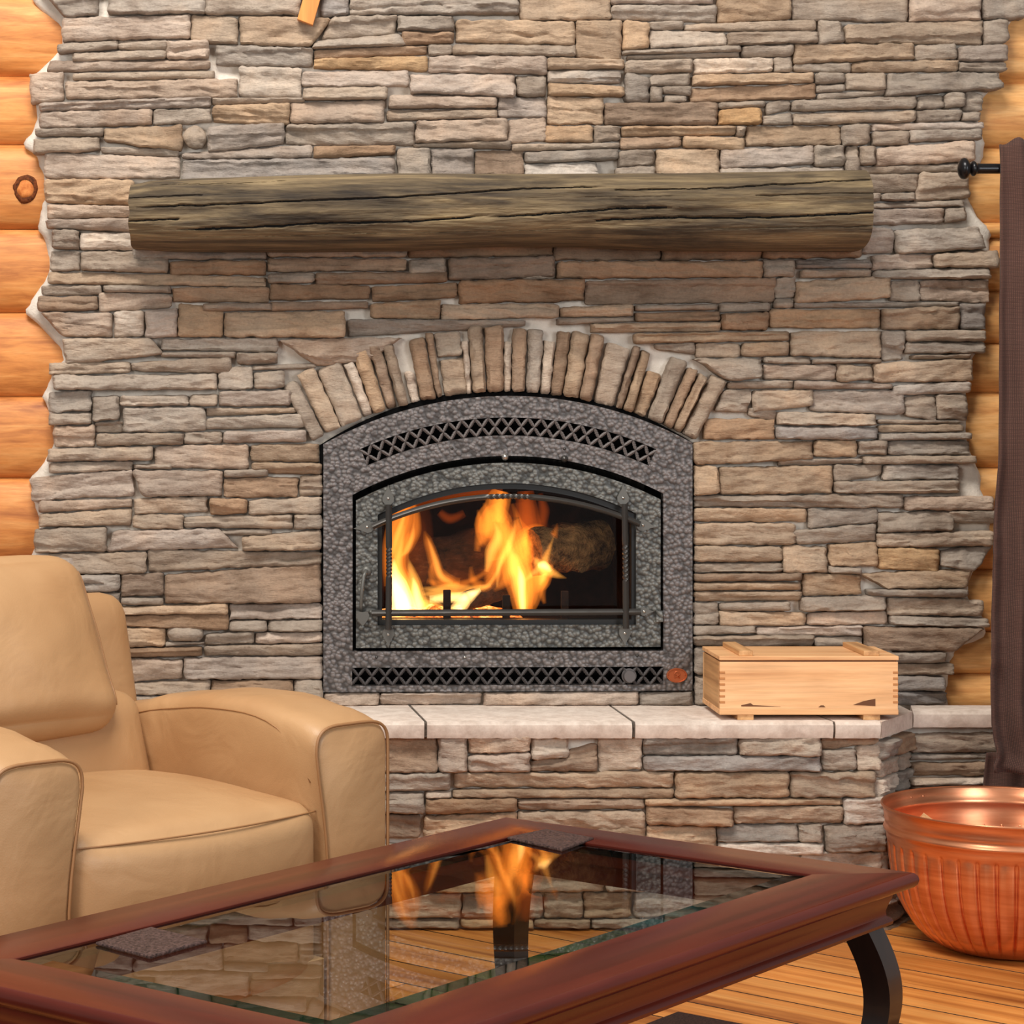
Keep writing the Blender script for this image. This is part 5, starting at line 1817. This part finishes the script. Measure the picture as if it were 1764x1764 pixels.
# ------------------------------------------------------------------ leather armchair
SZ = 0.46
P0 = G(125, 1475, SZ)
P1 = G(562, 1405, SZ)
rv = (P1 - P0).normalized()
SWD = (P1 - P0).length
fv = Vector((rv.y, -rv.x, 0))
bv_ = -fv
chair = empty('armchair', Vector(((P0 + P1).x / 2, (P0 + P1).y / 2, 0)) + bv_ * .35, 'tan leather armchair with thick rounded arms facing the coffee table', 'armchair')


def C(r, t, z):
    """chair coordinates: r along the seat front, t backwards, z height"""
    p = P0 + rv * r + bv_ * t
    return Vector((p.x, p.y, z))


def cmap(geo, fn):
    return [fn(Vector(p)) for p in geo[0]], geo[1]


def arm_top(t):
    tab_ = [(-.05, .612), (0, .625), (.08, .643), (.2, .660), (.32, .658), (.45, .642), (.6, .612), (.75, .578), (.95, .55)]
    for (a, b), (c, d_) in zip(tab_, tab_[1:]):
        if a <= t <= c:
            k = (t - a) / (c - a)
            k = k * k * (3 - 2 * k)
            return b + (d_ - b) * k
    return tab_[-1][1]


AW = .158


def arm(r0, r1, name, side):
    L = .86
    rm, hw = (r0 + r1) / 2, (r1 - r0) / 2
    # cross-section: flat sides with a broad rounded top
    V, F = [], []
    na = 40
    ts = [0, .004, .012, .025, .045] + [.045 + (L - .045) * ((i + 1) / 26) for i in range(26)]
    nt = len(ts)
    for i, t in enumerate(ts):
        top = arm_top(t)
        sh = {0: .012, 1: .006, 2: .002}.get(i, 0)
        drop = {0: .012, 1: .007, 2: .003}.get(i, 0)
        for k in range(na + 1):
            u = k / na
            # path from the bottom of one side over the top and down
            zlow = .06
            rad = .052
            s = u * 2 - 1
            if abs(s) > .5:
                zz = zlow + (top - rad - zlow) * (1 - (abs(s) - .5) / .5)
                rr = hw
            else:
                th = s / .5 * math.pi / 2
                e = 0.62
                rr = hw * math.copysign(abs(math.sin(th)) ** e, th) if False else hw * math.sin(th) ** 1 * 1.0
                ct = math.cos(th)
                rr = hw * math.copysign(abs(math.sin(th)) ** 0.58, th)
                zz = top - rad + rad * abs(ct) ** 0.62
            if abs(s) > .5: rr = math.copysign(hw, s)
            puff = .010 * math.sin(math.pi * min(1, max(0, (zz - zlow) / (top - zlow)))) * (1 if 3 < i else .0)
            rr2 = rr * (1 + puff / hw) 
            rr2 = rr2 * (1 - sh / hw)
            if rr * side < 0: rr2 -= side * .028 * max(0, min(1, (zz - .36) / .2)) ** 1.5
            V.append(C(rm + rr2, t, zz - drop * max(0, (zz - .4) / .2)))
    m = na + 1
    for i in range(nt - 1):
        for k in range(na):
            F.append((i * m + k, i * m + k + 1, (i + 1) * m + k + 1, (i + 1) * m + k))
    F.append(tuple(range(m)))
    F.append(tuple((nt - 1) * m + k for k in range(m)))
    for i in range(nt - 1): F.append((i * m, (i + 1) * m, (i + 1) * m + na, i * m + na))
    ao = obj(name, V, F, M['leather'], chair, smooth=True, sharp=48)
    # piping round the front panel
    pts = []
    for k in range(na + 1):
        pts.append(V[2 * m + k] + fv * .010)
    v, f = tube(pts, .0032, 6)
    obj('piping', v, f, M['piping'], ao, smooth=True)
    # stitched seam along the inner and outer side of the top panel
    for sgn in (-1, 1):
        pts = []
        k = 12 if sgn < 0 else na - 12
        for i in range(3, nt):
            kk = max(0.0, 1 - ts[i] / .15) ** 2 * 4.5
            k0 = k - kk if sgn < 0 else k + kk
            ka = int(math.floor(k0))
            pts.append(V[i * m + ka].lerp(V[i * m + min(ka + 1, na)], k0 - ka) + rv * (sgn * .0005))
        for _ in range(3): pts = [pts[0]] + [(pts[i - 1] + pts[i] * 2 + pts[i + 1]) / 4 for i in range(1, len(pts) - 1)] + [pts[-1]]
        v, f = tube(pts, .0014, 5)
        obj('seam', v, f, M['piping'], ao, smooth=True)
    return ao


arm(SWD + .004, SWD + .004 + AW, 'arm', 1)
arm(-AW - .004, -.004, 'arm', -1)

# seat cushion
g = rbox(SWD / 2, .335, .165, .045, 24, (.004, .012, .030))


def seatf(p):
    r, t, z = p.x, p.y, p.z
    tt = t + .335
    zz = SZ - .145 + z
    if z > .05: zz += .012 * math.sin(math.pi * max(0, min(1, tt / .6)))
    # wrinkle near the front right corner
    zz += .004 * noise.noise((r * 6, t * 6, z * 6))
    return C(SWD / 2 + r, tt + .03 * (r / (SWD / 2)) ** 2 - .02, zz)


v, f = cmap(g, seatf)
seat = obj('seat_cushion', v, f, M['leather'], chair, smooth=True)
pts = []
for i in range(41):
    s = -.97 + 1.94 * i / 40
    r = s * SWD / 2
    t = .0125 + .03 * s * s - .02 - .007 * (1 - s * s)
    pts.append(C(SWD / 2 + r, t, SZ + .0065 + .001 * (1 - s * s)))
v, f = tube(pts, .0018, 6)
obj('seam', v, f, M['piping'], seat, smooth=True)

# front skirt under the seat and base
v, f = bevelbox(-1, 1, -1, 1, -1, 1, .02)
v = [C(SWD / 2 + p.x * (SWD / 2 - .002), .30 + p.y * .30, .125 + p.z * .075) for p in v]
obj('skirt', v, f, M['leather'], chair, smooth=True, sharp=40)
v, f = bevelbox(-1, 1, -1, 1, -1, 1, .02)
v = [C(SWD / 2 + p.x * (SWD / 2 + .12), .42 + p.y * .38, .03 + p.z * .03) for p in v]
obj('base', v, f, M['black'], chair, smooth=True, sharp=40)

# lower back cushion
g = rbox(.292, .075, .115, .05, 16, (.004, .02, .01))
TILT = math.radians(16)


def backf(rc_, tc, zc, tilt=TILT, wr=.006, seed=0):
    def fn(p):
        q = p.y + wr * noise.fractal((p.x * 3 + seed, p.z * 3.2, seed), .9, 2, 3) * (1 if p.y < 0 else .2)
        t = tc + q * math.cos(tilt) + p.z * math.sin(tilt)
        z = zc + p.z * math.cos(tilt) - q * math.sin(tilt)
        return C(rc_ + p.x, t, z)
    return fn


v, f = cmap(g, backf(.275, .560, .525, seed=2))
obj('lower_back_cushion', v, f, M['leather'], chair, smooth=True)


def edge_line(geo, fn, zs, ax=1.0, ay=-.8, tol=.014):
    out = []
    for z in zs:
        c = [p for p in geo[0] if abs(p[2] - z) < tol]
        c.sort(key=lambda p: -(p[0] * ax + p[1] * ay))
        b = sum((Vector(p) for p in c[:3]), Vector()) / 3
        out.append(fn(b))
    sm = [out[0]] + [(out[i - 1] + out[i] * 2 + out[i + 1]) / 4 for i in range(1, len(out) - 1)] + [out[-1]]
    return sm


# upper back cushion, a fat pillow
g = rbox(.292, .088, .178, .06, 26, (.010, .045, .012))
fnu = backf(.176, .590, .733, math.radians(20), .018, 5)


def ucf(p):
    q = Vector(p)
    # narrower rounded top, wider bottom; lower edge rolls forward
    k = q.z / .178
    q.x *= 1.0 - .035 * max(0, k) + .015 * max(0, -k)
    q.y -= .022 * max(0, -k) ** 2
    return fnu(q)


v, f = cmap(g, ucf)
uc = obj('upper_back_cushion', v, f, M['leather'], chair, smooth=True)
# stitched edge of the upper cushion on its right side
pts = edge_line(g, ucf, [.150 - .300 * i / 24 for i in range(25)])
v, f = tube(pts, .0026, 6)
obj('seam', v, f, M['piping'], uc, smooth=True)
# outer back shell with wings
g = rbox(.372, .070, .33, .05, 18, (.004, .012, .006))


def shellf(p):
    q = Vector(p)
    k = q.z / .33
    q.x *= 1 - .02 * k
    return backf(.262, .640, .500, math.radians(11), .002, 9)(q)


v, f = cmap(g, shellf)
sh = obj('back_shell', v, f, M['leather'], chair, smooth=True)
pts = edge_line(g, shellf, [.29 - .42 * i / 24 for i in range(25)], 1.0, -.25, .03)
v, f = tube(pts, .003, 6)
obj('piping', v, f, M['piping'], sh, smooth=True)

# ------------------------------------------------------------------ copper bucket
BS = 5.26 / 5.33
BC = Vector(((1737 - CX) * 5.26 / FPX, 5.255, 0))
prof = [(.0001, .010), (.10, .010), (.13, .004), (.15, .006), (.168, .014), (.185, .025), (.207, .046), (.229, .078), (.247, .112), (.259, .155), (.2645, .195), (.2664, .215), (.267, .228),
        (.2675, .234), (.2695, .240), (.2705, .250), (.2715, .256), (.2755, .259), (.2770, .263), (.2755, .267), (.2735, .270), (.2735, .279), (.2750, .283), (.2742, .287), (.2760, .300), (.2785, .309),
        (.2815, .3115), (.2830, .3145), (.2815, .3175), (.2785, .317), (.2765, .313), (.2740, .300), (.2705, .287), (.2680, .283), (.2690, .278), (.2680, .262), (.2660, .250), (.2620, .222), (.2570, .195), (.2520, .155), (.2400, .114), (.2220, .081), (.2000, .050), (.1780, .030), (.15, .018), (.0001, .016)]
NF = 40
n = NF * 18
V, F = [], []
for pi_, (r, z) in enumerate(prof):
    for k in range(n):
        th = 2 * math.pi * k / n
        ph = (k % 18) / 18.0
        g = math.exp(-((ph - .5) / .075) ** 2)
        fade = max(0, min(1, (z - .006) / .04)) * max(0, min(1, (.2345 - z) / .006)) if pi_ <= 12 else 0
        pil = .0010 * math.cos((ph - 0) * 2 * math.pi)
        rr = (r - fade * (.0080 * g - pil)) * BS
        V.append(BC + Vector((rr * math.cos(th), rr * math.sin(th), z)))
for i in range(len(prof) - 1):
    for k in range(n):
        k2 = (k + 1) % n
        F.append((i * n + k, i * n + k2, (i + 1) * n + k2, (i + 1) * n + k))
bk = obj('copper_bucket', V, F, M['copper'], smooth=True, sharp=60, origin=BC)
props(bk, 'round copper bucket with fluted sides on the floor beside the hearth', 'bucket')
for px in (1609, 1635):
    # two rivets on the inside of the far rim
    ang = math.pi - math.acos(min(1, max(-1, (1735 - px) / 213.0)))
    p = BC + Vector((-.2735 * (1735 - px) / 213.0, .2735 * math.sqrt(1 - ((1735 - px) / 213.0) ** 2), .299))
    inward = (BC - p)
    inward.z = 0
    inward.normalize()
    vv, ff = lathe([(.0001, -.004), (.0032, -.0032), (.0048, -.0006), (.0052, .003)], (0, 0, 0), 12, 'Y')
    rot = Vector((0, -1, 0)).rotation_difference(inward).to_matrix()
    obj('rivet', [p + rot @ q for q in vv], ff, M['copper'], bk, smooth=True)
# sticks of kindling inside
for k, (a, b, ze, lab) in enumerate([((1560, 1388), (1660, 1440), .30, 'pale split stick of kindling leaning inside the copper bucket at its left'), ((1640, 1415), (1800, 1420), .23, 'stick of kindling lying low inside the copper bucket')]):
    p = BC + (Vector((-.205, -.02, .293)) if k == 0 else Vector((-.12, .06, .12)))
    q = BC + (Vector((.05, -.10, .10)) if k == 0 else Vector((.15, -.05, .06)))
    v, f = tube([p, p.lerp(q, .5) + Vector((0, .002, 0)), q], [.016, .018, .017], 5)
    props(obj('kindling_stick', v, f, M['pine']), lab, 'kindling', 'kindling in the copper bucket')

# ------------------------------------------------------------------ curtain and rod
CYD = 5.40


def cw(px, py, d=CYD):
    return W(px, py, d)


EDGE = [(243, 1724), (300, 1725), (500, 1726), (700, 1725), (800, 1722), (860, 1719), (918, 1715), (1015, 1712), (1095, 1709), (1180, 1709), (1252, 1711), (1280, 1716), (1305, 1722), (1322, 1712), (1330, 1716)]
V, F = [], []
nz, nx = 90, 70
XW = 300
for j in range(nz + 1):
    py = 243 + (1332 - 243) * j / nz
    ed = interp(EDGE, py)
    for i in range(nx + 1):
        u = i / nx
        amp = .026 * min(1, .35 + j / nz) * min(1, u * 8 + .3)
        ph = u * 36 + .5 * math.sin(py * .004) + .25 * noise.noise((u * 4, py * .006, 0))
        dy = amp * math.sin(ph) + .010 * noise.noise((u * 7, py * .012, 3))
        top = 6 * math.sin(u * 36 + 1) if j == 0 else 0
        if 900 < py < 1330: dy += .006 * noise.noise((u * 9, py * .06, 5))
        px = ed + u * XW + (4 * noise.noise((u * 5, py * .01, 8)))*min(1, u * 10)
        p = cw(px, py + top, CYD)
        V.append(Vector((p.x, CYD + dy, p.z)))
for j in range(nz):
    for i in range(nx):
        a = j * (nx + 1) + i
        F.append((a, a + 1, a + nx + 2, a + nx + 1))
cur = obj('curtain', V, F, M['fabric'], smooth=True)
md = cur.modifiers.new('thickness', 'SOLIDIFY')
md.thickness = .006
md.offset = 1
props(cur, 'long dark brown woven curtain hanging from the black rod at the right', 'curtain')
# back panel of the same drape, falling to the floor behind the bucket
V, F = [], []
nz, nx = 40, 60
for j in range(nz + 1):
    v_ = j / nz
    for i in range(nx + 1):
        u = i / nx
        top, bot = W(1697, 1296, 5.585), W(1672, 1540, 5.585)
        x = (top.x + (bot.x - top.x) * v_) + u * .36
        z = top.z + (0.006 - top.z) * v_
        V.append(Vector((x, 5.578 + .009 * math.sin(u * 30 + v_) , z)))
for j in range(nz):
    for i in range(nx):
        a = j * (nx + 1) + i
        F.append((a, a + 1, a + nx + 2, a + nx + 1))
o2 = obj('hem_panel', V, F, M['fabric'], cur, smooth=True)
md = o2.modifiers.new('thickness', 'SOLIDIFY')
md.thickness = .004
RD = 5.42
rz = W(0, 290.5, RD).z
rod = empty('curtain_rod', Vector((W(1700, 0, RD).x, RD, rz)), 'black metal curtain rod with a turned knob end', 'curtain rod')
v, f = tube([Vector((W(1680, 0, RD).x, RD, rz)), Vector((W(2120, 0, RD).x, RD, rz))], 8.8 * RD / FPX, 20)
obj('pole', v, f, M['rod'], rod, smooth=True, sharp=50)
k = RD / FPX
fp = [(.0001, 1650), (5, 1650.5), (12, 1652.5), (17, 1656), (18.6, 1660.5), (18, 1664), (14, 1668), (8.5, 1670), (7.5, 1671.5), (10.5, 1673), (13, 1675.5), (13, 1678.5), (10.5, 1681), (9.2, 1683), (9.2, 1686)]
v, f = lathe([(r * k, (x - CX) * k) for r, x in fp], (0, RD, rz), 28, 'X')
obj('finial', v, f, M['rod'], rod, smooth=True, sharp=50)
v, f = bevelbox(W(2040, 0, RD).x, W(2056, 0, RD).x, RD, D + .04, rz - .006, rz + .006, .002)
obj('bracket', v, f, M['rod'], rod)
